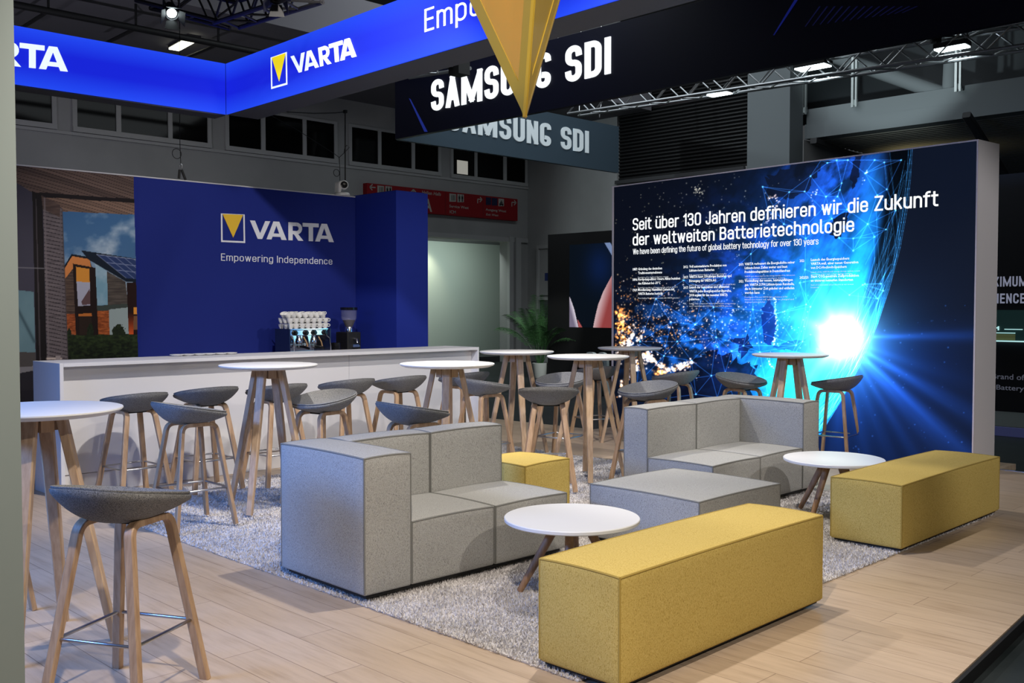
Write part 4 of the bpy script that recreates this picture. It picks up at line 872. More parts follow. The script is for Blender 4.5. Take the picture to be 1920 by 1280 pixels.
LX = limx(Y); ins = X < LX; dx, dy = X-1578, Y-632; dist = np.hypot(dx, dy)
C = np.zeros(X.shape+(3,)); C[:] = np.array((9, 13, 25))/255.
def addc(f, col):
    global C
    C = C+f[..., None]*np.array(col)/255.
# the lit side of the globe, streaky along the limb
u_ = (X-LX)+.0; st = fbm((X+Y*.55)/9, (Y-X*.9)/60, 101); st2 = fbm((X+.6*Y)/26, (Y-.5*X)/40, 131); mot = fbm(X/22, Y/17, 151)
ed = np.hypot(dx*.92+dy*.20, dy*.80-dx*.05)
g1 = np.exp(-(ed/128.)**1.6); g2 = np.exp(-(ed/192.)**2); low = np.exp(-((dx+75)/95.)**2)*np.clip((Y-640)/60, 0, 1)*np.clip((900-Y)/150, 0, 1)
tex = np.clip(.55+1.1*(st-.5)+.7*(mot-.5), 0, 1.3)
addc(np.where(ins, g2*(.55+.6*tex), 0), (10, 92, 235)); addc(np.where(ins, g1*(.75+.45*tex), 0), (20, 190, 255)); addc(np.where(ins, low*(.7+.5*tex), 0), (30, 165, 255))
# blue land at the top, teal rim band
ocean = np.clip((st2-.43)*5+.35, 0, 1); topb = np.exp(-((X-1555-(Y-340)*-.12)/85.)**2)*np.clip((620-Y)/260, 0, 1)*np.clip((Y-240)/60, .6, 1)
addc(np.where(ins, topb*ocean*(.45+.5*tex), 0), (26, 76, 205))
rim_ = np.exp(-((X-(LX-72))/20.)**2)*np.clip((Y-255)/80, 0, 1)*np.clip((660-Y)/200, 0, 1); addc(np.where(ins, rim_*(.4+.5*g2), 0), (20, 110, 170))
mid = np.exp(-((X-1400)/95.)**2-((Y-520)/110.)**2)*np.clip((mot-.40)*3.6, 0, 1); addc(np.where(ins, mid*.62, 0), (22, 56, 190))
midl = np.exp(-((X-1290)/110.)**2-((Y-640)/80.)**2)*np.clip((fbm(X/16, Y/12, 171)-.42)*4, 0, 1); addc(np.where(ins, midl, 0), (20, 92, 190)); addc(np.where(ins, np.exp(-((X-1390)/60.)**2-((Y-680)/60.)**2)*np.clip((mot-.4)*4, 0, 1), 0), (34, 60, 214))
# dark band between rim and limb; dark seas
db = np.where(ins & (X > LX-52), np.clip((X-(LX-52))/14, 0, 1), 0)*np.clip((660-Y)/160, 0, 1); C = C*(1-.82*db[..., None])
pic.c = C
def dark(pts, k, tint=(8, 14, 60)):
    m = pic.poly(pts, None); pic.c[m] = pic.c[m]*(1-k)+np.array(tint)/255.*k
def jag(pts, amp, seed):
    r = np.random.default_rng(seed); out = []
    for i in range(len(pts)):
        a = np.array(pts[i], float); b_ = np.array(pts[(i+1) % len(pts)], float); n = max(2, int(np.hypot(*(b_-a))/5))
        for k in range(n): p = a+(b_-a)*k/n; out.append(tuple(p+r.normal(0, amp, 2)))
    return out
dark(jag([(1432, 640), (1428, 590), (1440, 556), (1452, 580), (1456, 620), (1446, 648)], 1.6, 1), .72, (10, 30, 130))
dark(jag([(1448, 652), (1478, 640), (1508, 636), (1524, 628), (1536, 650), (1520, 664), (1470, 656)], 1.5, 2), .6, (10, 70, 150)); dark(jag([(1516, 640), (1530, 630), (1530, 660), (1522, 670)], 1, 3), .6, (10, 80, 150))
dark(jag([(1555, 440), (1562, 408), (1590, 398), (1586, 430), (1570, 450)], 2, 4), .85, (10, 14, 26)); dark(jag([(1600, 290), (1616, 285), (1610, 340), (1600, 356), (1596, 330)], 2, 5), .8, (12, 18, 40))
dark(jag([(1440, 330), (1500, 300), (1540, 310), (1520, 350), (1490, 372), (1440, 368)], 3, 6), .7, (12, 17, 30)); dark(jag([(1260, 690), (1340, 660), (1420, 690), (1400, 760), (1320, 790), (1250, 760)], 6, 7), .75, (5, 7, 24)); dark(jag([(1375, 640), (1400, 625), (1412, 650), (1395, 668)], 3, 8), .7, (7, 12, 50))
dark(jag([(1590, 640), (1570, 700), (1530, 790), (1500, 860), (1560, 800), (1610, 700)], 1, 9), .35, (10, 60, 190))
# glow beyond the limb and its rays
C = pic.c
out = ~ins; ang = np.degrees(np.arctan2(dy, dx)); C[out] = np.array((13, 20, 36))/255.
ray_ = np.zeros(X.shape)
for a0, wd, ln_, k in ((-1, 2.6, 190, .9), (-3.5, 7, 110, .4), (31, 3.8, 170, .7), (43, 3.8, 210, .95), (49, 4, 170, .5), (58, 3.5, 160, .45), (68, 4.5, 150, .35), (78, 5, 150, .4), (20, 5, 120, .3), (92, 6, 170, .4)):
    ray_ += k*np.exp(-((ang-a0)/wd)**2)*np.exp(-dist/ln_)*1.2
ray_ *= .75+.5*fbm(ang/3+30, dist/120, 191)
low_out = np.clip((ang+14)/26, 0, 1)
halo = np.exp(-dist/68.)*1.25*np.clip((ang+75)/75, 0, 1)
C[out] += (ray_[out]*low_out[out])[:, None]*np.array((36, 104, 255))/255.+(halo[out])[:, None]*np.array((16, 108, 255))/255.
wide = np.exp(-dist/150.)*low_out*.55; C[out] += wide[out][:, None]*np.array((4, 30, 120))/255.
flare = np.exp(-(dist/88.)**2)*.42+np.exp(-(dist/37.)**2)*2.6+np.exp(-dist/30.)*1.1; 
for a0, wd, k in ((205, 9, .8), (245, 8, .5), (150, 10, .55), (-62, 8, .5), (128, 7, .7)):
    da = (ang-a0+180) % 360-180; flare += k*np.exp(-(da/wd)**2)*np.exp(-dist/60.)
C += flare[..., None]*np.array((150, 235, 255))/255.
pic.c = C
# wire net over the globe
NODES = [(1343, 632), (1493, 647), (1394, 648), (1372, 658), (1297, 676), (1245, 667), (1334, 704), (1360, 698), (1292, 710), (1305, 739), (1195, 720), (1338, 576), (1412, 580), (1454, 588), (1419, 621), (1408, 476), (1282, 525), (1304, 608), (1258, 604), (1230, 560), (1466, 700), (1440, 740), (1400, 720), (1520, 575), (1550, 520), (1500, 530), (1575, 356), (1627, 420), (1690, 300), (1640, 444), (1505, 640), (1600, 470), (1663, 355), (1640, 300), (1590, 300), (1540, 300), (1520, 330), (1560, 410), (1470, 420), (1440, 395), (1480, 360), (1430, 350), (1360, 520), (1320, 540), (1200, 640), (1235, 715), (1270, 640), (1345, 745), (1220, 750), (1390, 790), (1425, 660)]
r = np.random.default_rng(5); NODES += [(x, y) for x, y in zip(r.uniform(1500, 1680, 26), r.uniform(300, 590, 26)) if x < limx(y)-4]
NA = np.array(NODES, float)
done = set()
for i, p in enumerate(NA):
    o_ = np.argsort(np.hypot(*(NA-p).T))
    for j in o_[1:(9 if i in (0, 1) else 5)]:
        if (min(i, j), max(i, j)) in done: continue
        done.add((min(i, j), max(i, j))); pic.line(p, NA[j], (56, 128, 235), .58, .5)
    pic.dot(p, 1.6, (90, 190, 255), .9)
r = np.random.default_rng(6)
for k in range(92):
    y0 = r.uniform(275, 800) if k % 3 else r.uniform(640, 800); L_ = r.uniform(70, 190); y1 = min(y0+L_, 890); o0 = r.uniform(0, 66)*r.random(); o1 = r.uniform(0, 66)*r.random()
    wgt = .26+.55*np.exp(-abs((y0+y1)/2-680)/120); pic.line((float(limx(y0))-o0, y0), (float(limx(y1))-o1, y1), (66, 160, 245), .6, wgt)
ys_ = np.linspace(275, 890, 40)
for o_ in (0, 3, 7):
    for k in range(39): pic.line((float(limx(ys_[k]))-o_, ys_[k]), (float(limx(ys_[k+1]))-o_, ys_[k+1]), (70, 160, 240), .6, .45)
# city lights
r = np.random.default_rng(9)
def cities(n, cx, cy, sx, sy, k, col, big=1.0, rot=0.0):
    for _ in range(n):
        a, b_ = r.normal(0, sx), r.normal(0, sy); x = cx+a*math.cos(rot)-b_*math.sin(rot); y = cy+a*math.sin(rot)+b_*math.cos(rot)
        if x < 1154 or x > limx(y) or y > 880: continue
        pic.dot((x, y), big*r.uniform(.7, 1.5), col, k*r.uniform(.35, 1.3))
OR, WH, PA = (255, 150, 60), (255, 226, 200), (200, 190, 160)
cities(260, 1260, 610, 70, 38, .8, (255, 200, 150), .85); cities(150, 1380, 580, 60, 50, .5, (255, 210, 190), .8); cities(200, 1235, 615, 52, 30, .9, OR); cities(170, 1330, 610, 60, 40, .75, (255, 190, 150)); cities(90, 1180, 600, 20, 28, .9, OR); cities(120, 1163, 622, 10, 26, .9, OR, 1.5); cities(70, 1180, 640, 9, 15, 1, WH, 1.7, .5)
cities(50, 1175, 655, 7, 22, 1, WH, 1.5); cities(60, 1166, 600, 5, 14, .9, OR, 1.6)
pth = [(1204, 668), (1214, 664), (1222, 676), (1240, 686), (1256, 692), (1275, 690), (1290, 684)]
for a, b_ in zip(pth[:-1], pth[1:]):
    for k in range(26): t = r.random(); cities(1, a[0]+(b_[0]-a[0])*t, a[1]+(b_[1]-a[1])*t, 2.4, 2.6, 1.0, WH if k % 2 else OR, 1.45)
cities(40, 1282, 684, 8, 3, 1.1, WH, 1.6, -.2); cities(40, 1240, 697, 6, 5, 1, OR, 1.6); cities(40, 1216, 672, 7, 6, 1, WH, 1.5)
pth = [(1192, 668), (1196, 690), (1180, 705), (1168, 720), (1160, 742)]
for a, b_ in zip(pth[:-1], pth[1:]):
    for k in range(22): t = r.random(); cities(1, a[0]+(b_[0]-a[0])*t, a[1]+(b_[1]-a[1])*t, 2.6, 4, 1.0, WH if k % 2 else OR, 1.5)
cities(60, 1250, 560, 60, 26, .75, WH); cities(46, 1185, 540, 20, 26, .7, (230, 190, 130)); cities(110, 1330, 380, 70, 45, .5, PA, .9); cities(60, 1210, 430, 30, 40, .5, (180, 170, 120), .9); cities(26, 1307, 358, 5, 5, .8, PA, 1.1); cities(40, 1370, 450, 30, 24, .5, PA, .9)
for pth, n in (([(1452, 556), (1455, 590), (1457, 620), (1450, 645)], 40), ([(1395, 570), (1380, 580), (1368, 590)], 16), ([(1440, 372), (1452, 366), (1460, 380), (1448, 400), (1436, 420)], 22), ([(1620, 340), (1626, 320), (1612, 350)], 10), ([(1532, 356), (1520, 372), (1530, 392)], 12), ([(1440, 668), (1443, 680), (1452, 688), (1468, 690)], 14)):
    for a, b_ in zip(pth[:-1], pth[1:]):
        for k in range(n//2): t = r.random(); cities(1, a[0]+(b_[0]-a[0])*t, a[1]+(b_[1]-a[1])*t, 1.6, 2, .85, (255, 214, 190), 1.0)
cities(60, 1470, 600, 40, 40, .4, (220, 240, 255), .9); cities(40, 1700, 760, 90, 70, 0, WH)
for _ in range(70):
    x, y = r.uniform(1600, 1820), r.uniform(560, 880)
    if x > limx(y): pic.dot((x, y), r.uniform(.7, 1.5), (60, 120, 230), r.uniform(.1, .5))
pic.c = np.clip(pic.c, 0, 1.25)
pic.build('screen', vcol_mat('screen_picture', 1.0), lw, .002)
def sc_text(body, xl, yb, xr, yr, capy, m=M['screen_white'], bold=0.012, res=2, nm='screen_text', stroke=0):
    a = SP.px(xl, yb); c = SP.px(xr, yr); t = SP.px(xl, capy)
    if stroke: return stroke_text(nm, body, SP, a[0], a[1], c[0]-a[0], t[1]-a[1], stroke, m, lw, .005, .002, gap=.12)
    return put_text(nm, body, SP, a[0], a[1]+.0, c[0]-a[0], t[1]-a[1], m, lw, .006, bold, 1.0, 0, res)
sc_text('Seit über 130 Jahren definieren wir die Zukunft', 1187, 432, 1759, 384, 409.5, stroke=.145)
sc_text('der weltweiten Batterietechnologie', 1187, 460.5, 1602, 432.5, 438, stroke=.145)
sc_text('We have been defining the future of global battery technology for over 130 years', 1187.5, 477, 1535, 456, 466.5, stroke=.115)
COLS = [((1187, 507), 1213, 1276, -.06, [(0, '1887:', 'Gründung des deutschen', 45), (0, '', 'Traditionsunternehmens', 45), (1, '', 'Foundation of the traditional German company', 57), (0, '1896:', 'Nordpolexpedition: Unsere Akkus bestehen', 79), (0, '', 'den Kältetest bei -50°C', 42), (1, '', 'North Pole expedition: our battery pass the cold test at -50°C', 74), (0, '1969:', 'Mondlandung: Hasselblad Camera mit', 68), (0, '', 'VARTA Batterien bestückt', 46), (1, '', 'Moon landing: Hasselblad camera made with VARTA batteries', 76)]),
        ((1282, 502.5), 1307, 1380, -.07, [(0, '2012:', 'Voll automatisierte Produktion von', 70), (0, '', 'Lithium-Ionen Batterien', 47), (1, '', 'Fully automated production of lithium-ion batteries', 70), (0, '2017:', 'VARTA feiert 130-jähriges Bestehen und', 79), (0, '', 'Börsengang der VARTA AG', 50), (1, '', 'VARTA celebrates 130 years of existence and the IPO of VARTA AG', 86), (0, '2017:', 'Launch der kompakten und effizienten', 75), (0, '', 'VARTA pulse Energiespeicher-Baureihe,', 79), (0, '', '2018 ergänzt für den neuesten VARTA', 72), (0, '', 'pulse neo', 19), (1, '', 'Launch of the compact and efficient VARTA pulse energy storage', 87), (1, '', 'series, supplemented in 2018 by the new VARTA pulse neo', 80)]),
        ((1386, 498), 1414, 1490, -.085, [(0, '2019:', 'VARTA verbessert die Energiedichte seiner', 94), (0, '', 'Lithium-Ionen Zellen weiter und baut', 80), (0, '', 'Produktionskapazitäten in Deutschland aus', 85), (1, '', 'VARTA and others improve the energy density of the lithium-ion', 94), (1, '', 'cells and expand production capacities in Germany', 76), (0, '2021:', 'Vorstellung der neuen, leistungsfähigen', 90), (0, '', 'gen. VARTA 21700 Lithium-Ionen Rundzelle,', 93), (0, '', 'die in kürzester Zeit geladen und entladen', 93), (0, '', 'werden kann', 28), (1, '', 'Presentation of the new VARTA high-performance 21700', 80), (1, '', 'lithium-ion round cell, which can be charged and', 92), (1, '', 'discharged particularly fast', 38)]),
        ((1500, 491), 1521, 1612, -.09, [(0, '2022:', 'Launch des Energiespeichers', 72), (0, '', 'VARTA.wall, einer neuen Generation', 89), (0, '', 'von DC-Hochvolt-Speichern', 67), (1, '', 'Launch of the VARTA.wall energy storage system, a new', 92), (1, '', 'generation of DC high-voltage storage systems', 77), (0, '2022/23:', 'Start CO2-neutrale Zellproduktion', 90), (0, '', 'an unseren neuesten Standorten', 79), (1, '', 'Start of CO2-neutral cell production at our newest', 80), (1, '', 'locations', 15)])]
for (x0, y0), xt, xe, sl_, lines in COLS:
    y = y0
    if xt == 1213: xt = 1197
    if xt == 1307: xt = 1293
    if xt == 1414: xt = 1397
    for sm, yr_, tx, wpx in lines:
        y += 0
        hcap = 4.6 if not sm else 2.5
        if yr_: sc_text(yr_, x0, y, x0+(9 if len(yr_) < 6 else 17), y+sl_*9, y-4.6, bold=.02, res=1)
        sc_text(tx, xt, y+sl_*(xt-x0), xt+wpx, y+sl_*(xt-x0+wpx), y+sl_*(xt-x0)-hcap, M['screen_white'] if not sm else M['screen_small'], .02 if not sm else 0, 1)
        y += 7.4 if not sm else 4.6
# ================================================================== BLUE LIT HEADER RING
def face_box(pl, a0, a1, b0, b1, t, name, m, parent, off=0.0):
    """panel whose front lies on the plane and whose body reaches back by t"""
    o = MB().box((a0, b0, -t), (a1, b1, 0)).build(name, m, parent); o.matrix_local = local(parent, pl.mtx(0, 0, off)); return o
HC = atd(424, 214.5, 10.0); HT = atd(424, 119.5, 10.0).z-HC.z
hx0 = atd(24, 157, 10.0); HLpt = CP+ray(24, 157)*((HC.z-CAMH)/ray(24, 157).z); HRpt = CP+ray(909, 72.5)*((HC.z-CAMH)/ray(909, 72.5).z)
hl = empty('hanging_banner', (HC.x, HC.y, HC.z), 0, 'long blue illuminated overhead banner at the left, running to the corner', 'banner')
PH1 = Plane(HLpt, HC-HLpt); L1 = (HC-HLpt).length; HT1 = HT
face_box(PH1, -1.6, L1, .0, HT1, .012, 'lit_face', M['header_blue'], hl); face_box(PH1, -1.6, L1-.003, -.012, HT1, .22, 'housing', M['grey_dark'], hl, -.0125)
hr = empty('hanging_banner', (HC.x+.03, HC.y, HC.z), 0, 'long blue illuminated overhead banner running from the corner towards the camera', 'banner')
PH2 = Plane(HC, HRpt-HC); L2 = (HRpt-HC).length*1.55
face_box(PH2, .004, L2, .0, HT1, .012, 'lit_face', M['header_blue'], hr); face_box(PH2, .003, L2, -.004, HT1, .34, 'housing', M['grey_dark'], hr, -.0125)
face_box(PH2, -.004, .003, 0, HT1, .01, 'corner_joint', mat('joint', (.05, .06, .2), .5), hr, .004)
def quad(pl, *pts): return [pl.px(*p) for p in pts]
flat('wordmark', warp(wordmark(), quad(PH1, (-118, 109), (126.5, 134.5), (126.5, 91), (-118, 62))), PH1, M['lit_white'], hl, .001, .002)
fr, tri = emblem()
flat('logo_frame', warp(fr, quad(PH2, (509, 167), (539, 158.5), (538, 97.5), (508, 108))), PH2, M['lit_white'], hr, .001, .002); flat('logo_triangle', warp(tri, quad(PH2, (509, 167), (539, 158.5), (538, 97.5), (508, 108))), PH2, M['lit_yellow'], hr, .001, .002)
flat('wordmark', warp(wordmark(), quad(PH2, (551, 139), (669, 106), (668, 68), (545, 106))), PH2, M['lit_white'], hr, .001, .002)
a = PH2.px(796.5, 60.5); c = PH2.px(812, 16); m_ = PH2.px(888, 34)
wd_ = (m_[0]-a[0])*23/3.95; ztop = PH2.px(797, 17.5)[1]
stroke_text('tagline', 'Empowering Independence', PH2, a[0], a[1], wd_*1.03, ztop-a[1], .105, M['lit_white'], hr, .001, .002, gap=.17)
# ================================================================== GOLD PYRAMID
tip = atd(984.5, 221, 4.4); hz = 1.25; k = (tip.z+hz-CAMH)
def up(x, y, d): return CP+ray(x, y)*1
g_l = atd(880, 0, 4.34); g_m = atd(1001, 0, 4.12); g_r = atd(1048, 0, 4.58)
ext = 1.55
PT = [tip+(p-tip)*ext for p in (g_l, g_m, g_r)]; zt = max(p.z for p in PT); PT = [tip+(p-tip)*((zt-tip.z)/(p.z-tip.z)) for p in PT]
back = PT[0]+PT[2]-PT[1]; PT.append(back)
py = empty('hanging_pyramid', tuple(tip), 0, 'golden translucent inverted pyramid hanging with its point down in front of the signs', 'hanging sign')
def rel(o, root): o.parent = root; o.matrix_parent_inverse = Matrix.Translation(-root.location); return o
for i in range(4):
    A, B = PT[i], PT[(i+1) % 4]; cen = (A+B+tip)/3; ins_ = .25 if i != 1 else .3
    a, b_, c = [cen+(p-cen)*(1-ins_*1.0) for p in (A, B, tip)]; nrm = (B-A).cross(tip-A).normalized()
    if nrm.dot(cen-(PT[0]+PT[2])/2) < 0: nrm = -nrm
    q = MB(); th = nrm*-.012
    for P_ in ((A, B, b_, a), (B, tip, c, b_), (tip, A, a, c)): q.prism(P_, th)
    rel(q.build('frame', M['gold']), py)
    rel(MB().prism([p+nrm*-.004 for p in (a, b_, c)], nrm*-.006).build('panel', M['amber'] if i in (0,) else M['gold']), py)
q = MB(); q.tube([PT[2]+(PT[2]-tip)*.0, tip], .006, 6); rel(q.build('edge_strip', M['gold_dark']), py)
q = MB(); q.tube([(PT[0]+PT[2])/2-Vector((0, 0, .02)), (PT[0]+PT[2])/2+Vector((0, 0, 8))], .006, 6); rel(q.build('cable', M['black']), py)
# ================================================================== SECOND SIGN RING (dark navy)
SX = 12.0; sc = atX(741, 261, SX); sct = atX(741, 150, SX).z; sr = atX(1920, 5, SX)
s1 = empty('hanging_sign', tuple(sc), 0, 'dark navy hanging sign with bright white SAMSUNG SDI letters, nearer face', 'sign')
PS1 = Plane((SX, sc.y, sc.z), (0, -1, .0)); SH = sct-sc.z; zdrop = 0
face_box(PS1, 0, sc.y-sr.y+5, 0, SH, .1, 'panel', M['navy'], s1)
SW = mat('sign_letter_light', (.4, .4, .4), .5, emit=(.93, .98, 1), es=1.05)
za = PS1.px(818, 211)[1]; zb = PS1.px(1145, 134)[1]
stroke_text('lettering', 'SAMSUNG SDI', PS1, PS1.px(810, 200)[0], (za+zb)/2, PS1.px(1146, 100)[0]-PS1.px(810, 200)[0], ((PS1.px(1145, 67)[1]-zb)+(PS1.px(818, 151)[1]-za))/2, .2, SW, s1, .002, .02, .33, .12, .19)
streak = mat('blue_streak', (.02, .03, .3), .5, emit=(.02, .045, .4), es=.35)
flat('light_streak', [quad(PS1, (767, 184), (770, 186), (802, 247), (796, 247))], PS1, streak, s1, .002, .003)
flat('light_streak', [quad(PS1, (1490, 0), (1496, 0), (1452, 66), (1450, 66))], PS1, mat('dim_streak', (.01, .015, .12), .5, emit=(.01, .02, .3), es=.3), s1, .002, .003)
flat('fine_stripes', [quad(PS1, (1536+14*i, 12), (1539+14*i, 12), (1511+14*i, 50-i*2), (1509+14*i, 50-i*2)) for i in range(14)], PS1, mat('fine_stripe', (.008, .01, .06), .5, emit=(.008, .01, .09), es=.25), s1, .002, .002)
sp1 = atY(1160, 300, sc.y)
s2 = empty('hanging_sign', (sp1.x, sc.y, sc.z), 0, 'slate blue inner face of the hanging sign with grey SAMSUNG SDI letters, farther away', 'sign')
PS2 = Plane((SX+.11, sc.y-.002, sc.z), (1, 0, 0)); face_box(PS2, 0, sp1.x-SX-.11, 0, SH*.98, .1, 'panel', M['navy_lit'], s2)
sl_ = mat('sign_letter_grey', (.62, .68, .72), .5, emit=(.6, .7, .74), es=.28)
stroke_text('lettering', 'SAMSUNG SDI', PS2, PS2.px(838, 240)[0], PS2.px(1102, 287)[1], PS2.px(1103, 280)[0]-PS2.px(838, 240)[0], PS2.px(1102, 246)[1]-PS2.px(1102, 287)[1], .2, sl_, s2, .002, .02, .33, .12, .19)
for i, (x_, y_) in enumerate(((1043, 205), (1086, 212), (1124, 220))):
    p = atY(x_, y_, sc.y); MB().tube([p, p+Vector((0, 0, .16)), p+Vector((.05, 0, .28)), p+Vector((.05, 0, 3))], .012, 6).build('suspension_hook', M['chrome'], None, True); o = bpy.context.scene.objects[-1] if False else None
for o in [o for o in COL.objects if o.name.startswith('suspension_hook')]: rel(o, s2)
# lamp that lights the inner face
il = atY(1040, 190, sc.y-1.2)
# ================================================================== LIGHTING TRUSS
TX = 14.0
def truss(name, A, B, s, m, label, seg=.42, group=None):
    r = empty(name, tuple(A), 0, label, 'truss', group); d = B-A; L = d.length; t = d.normalized(); sd = t.cross(Vector((0, 0, 1))).normalized(); upv = sd.cross(t)
    ch = [(-s/2, -s/2), (s/2, -s/2), (s/2, s/2), (-s/2, s/2)]
    q = MB()
    for a, b_ in ch: q.tube([A+sd*a+upv*b_, B+sd*a+upv*b_], s*.085, 8)
    rel(q.build('chords', m, None, True), r)
    q = MB(); n = int(L/seg)
    for i in range(n):
        for f_ in range(4):
            a0, a1 = ch[f_], ch[(f_+1) % 4]
            if i % 2: a0, a1 = a1, a0
            q.tube([A+t*(i*L/n)+sd*a0[0]+upv*a0[1], A+t*((i+1)*L/n)+sd*a1[0]+upv*a1[1]], s*.045, 5)
    rel(q.build('lacing', m), r); return r
tA = atX(1075, 200, TX); tB = atX(1918, 68, TX); tB = tA+(tB-tA)*1.25
alu = mat('truss_aluminium', (.42, .44, .46), .35, .8)
tr = truss('lighting_truss', tA, tB, .3, alu, 'silver aluminium lighting truss running to the right above the big screen', .33)
def flood(name, px_, X_, label, s=.26):
    p = atX(px_[0], px_[1], X_); r = empty(name, tuple(p), 0, label, 'floodlight', 'floodlights under the truss')
    rel(MB().box((p.x-s*.5, p.y-s, p.z+.02), (p.x+s*.5, p.y+s, p.z+.09)).build('housing', M['black'], bevel=.01), r); rel(MB().box((p.x-s*.45, p.y-s*.93, p.z), (p.x+s*.45, p.y+s*.93, p.z+.019)).build('lens', M['lamp_lit']), r)
    rel(MB().tube([(p.x, p.y-.2, p.z+.09), (p.x, p.y-.2, p.z+.2), (p.x, p.y+.2, p.z+.2), (p.x, p.y+.2, p.z+.09)], .014, 6).build('bracket', M['black']), r)
    l = spot('floodlight_beam', (p.x, p.y, p.z-.03), (p.x+1.0, p.y, 0), 90, (.85, .97, 1), 120, .1, .9); return r
flood('floodlight', (1524, 128), TX-.05, 'brightest floodlight under the truss, beside the concrete column'); flood('floodlight', (1349, 178), TX-.05, 'small lit floodlight under the truss in front of the dark shutter', .2); flood('floodlight', (1785, 92), TX-.05, 'lit floodlight under the truss at the far right', .22)
bp = atX(1755, 55, TX); tag(MB().lathe([(.001, -.2), (.07, -.2), (.1, .0), (.1, .25), (.001, .25)], 14, c=(bp.x, bp.y, bp.z+.02)).build('moving_head_lamp', M['black'], None, True), 'unlit black stage lamp clamped on the truss at the far right', 'stage lamp')
t2 = truss('lighting_truss', atd(752, 124, 17.5), atd(866, 104, 16.0), .35, alu, 'short piece of silver truss between blue banner and dark navy sign', .4)
p = atd(861, 108, 16); tag(MB().box((p.x-.12, p.y-.12, p.z-.28), (p.x+.12, p.y+.12, p.z+.15)).box((p.x-.2, p.y-.05, p.z+.15), (p.x+.2, p.y+.05, p.z+.25)).tube([(p.x, p.y, p.z+.25), (p.x, p.y, 12.99)], .02, 6).build('chain_hoist', M['black']), 'black chain hoist on the short truss above the navy sign', 'hoist')
# black truss and stage lamps at the top left
p0, p1, p2 = atd(330, -2, 9.3), atd(426, 22, 9.2), atd(490, 0, 8.6)
truss('lighting_truss', p0+(p0-p1)*.6, p1, .24, M['black'], 'black truss piece hanging at the top left above the blue banners', .2); truss('lighting_truss', p1, p2+(p2-p1)*1.2, .24, M['black'], 'black truss piece bending towards the camera at the top left', .2)
def barn_lamp(px_, d, to, label, s=1.0, lit=True):
    p = atd(px_[0], px_[1], d); r = empty('stage_lamp', tuple(p), 0, label, 'stage lamp', 'black stage lamps'); mt = Matrix.Translation(p) @ (Vector(to)-p).to_track_quat('-Z', 'Y').to_matrix().to_4x4() @ Matrix.Scale(s, 4)
    rel(MB().lathe([(.001, .2), (.06, .2), (.075, .12), (.075, -.02), (.07, -.03), (.066, .0), (.001, .01)], 24, M=mt).build('housing', M['black'], None, True, 35), r); rel(MB().lathe([(.001, .012), (.062, .012), (.055, .0), (.03, -.008), (.001, -.012)], 24, M=mt).build('lens', M['lamp_lit'] if lit else M['black_gloss'], None, True), r)
    for k in range(4):
        R_ = mt @ Matrix.Rotation(k*PI/2, 4, 'Z'); q = MB(); q.prism([R_ @ Vector(v_) for v_ in ((.07, -.055, -.03), (.07, .055, -.03), (.13, .085, -.15), (.13, -.085, -.15))], R_.to_3x3() @ Vector((.004, 0, .002))); rel(q.build('barn_door', M['black']), r)
    rel(MB().tube([mt @ Vector((-.085, 0, .08)), mt @ Vector((-.085, .1, .12)), p+Vector((0, 0, .28)), mt @ Vector((.085, .1, .12)), mt @ Vector((.085, 0, .08))], .008, 6).build('yoke', M['black']), r); return r
barn_lamp((322, 25), 8.4, (2.4, 3.6, .5), 'lit black stage lamp with barn doors above the left blue banner', .72); barn_lamp((518, -4), 8.0, (3.0, 5.2, 0), 'black stage lamp cut off by the top edge, right of the barn door lamp', .72, False)
fl = atz(345, 84, 6.42); q = MB(); fd = (atz(363, 74, 6.42)-atz(325, 95, 6.42)); fd.z = 0
ft = empty('ceiling_light', tuple(fl), 0, 'glowing fluorescent strip light on the dark hall ceiling at the left', 'ceiling light'); u = fd.normalized(); sdv = Vector((-u.y, u.x, 0)); L_ = fd.length
q = MB(); q.prism([fl-u*L_/2-sdv*.1, fl+u*L_/2-sdv*.1, fl+u*L_/2+sdv*.1, fl-u*L_/2+sdv*.1], (0, 0, .03)); rel(q.build('diffuser', M['tube_lit']), ft); q = MB(); q.prism([fl-u*L_/2-sdv*.12+Vector((0, 0, .031)), fl+u*L_/2-sdv*.12+Vector((0, 0, .031)), fl+u*L_/2+sdv*.12+Vector((0, 0, .031)), fl-u*L_/2+sdv*.12+Vector((0, 0, .031))], (0, 0, .048)); rel(q.build('housing', M['grey_dark']), ft)
# ================================================================== RIGGING WIRES, CAMERA ON THE WALL
def wire(name, pts, r_, m, label, cat='cable', group=None, smooth=True): return tag(MB().tube(pts, r_, 6).build(name, m, None, smooth), label, cat, group)
WY = BWY+.05
def wy(x, y, Y=None): return atY(x, y, WY if Y is None else Y)
hk = empty('rigging_hook', tuple(wy(339, 336)), 0, 'black rigging strap and steel wire holding the booth wall, left one', 'rigging hook')
rel(MB().sweep([wy(337, 318), wy(335.5, 334.5)], (0, 1, 0), .02, .022).sweep([wy(340.5, 318), wy(348, 337.3)], (0, 1, 0), .02, .022).build('strap', M['black']), hk)
rel(MB().tube([wy(339, 307), wy(341.5, 310), wy(341, 315), wy(337, 315), wy(336.5, 309)], .006, 6, closed=True).build('shackle', M['steel']), hk)
c_ = wy(331.5, 288); q = MB(); q.tube([c_+Vector((.05*math.cos(a), 0, .052*math.sin(a))) for a in np.linspace(0, 2*PI, 22)[:-1]], .004, 5, closed=True); q.tube([wy(339, 307), wy(338.6, 297), wy(337, 255), wy(337, 195), wy(337, -300)], .004, 5); rel(q.build('steel_wire', M['black']), hk)
h2 = empty('rigging_hook', tuple(wy(637, 338)), 0, 'black steel wire with loop rising behind the white camera', 'rigging hook')
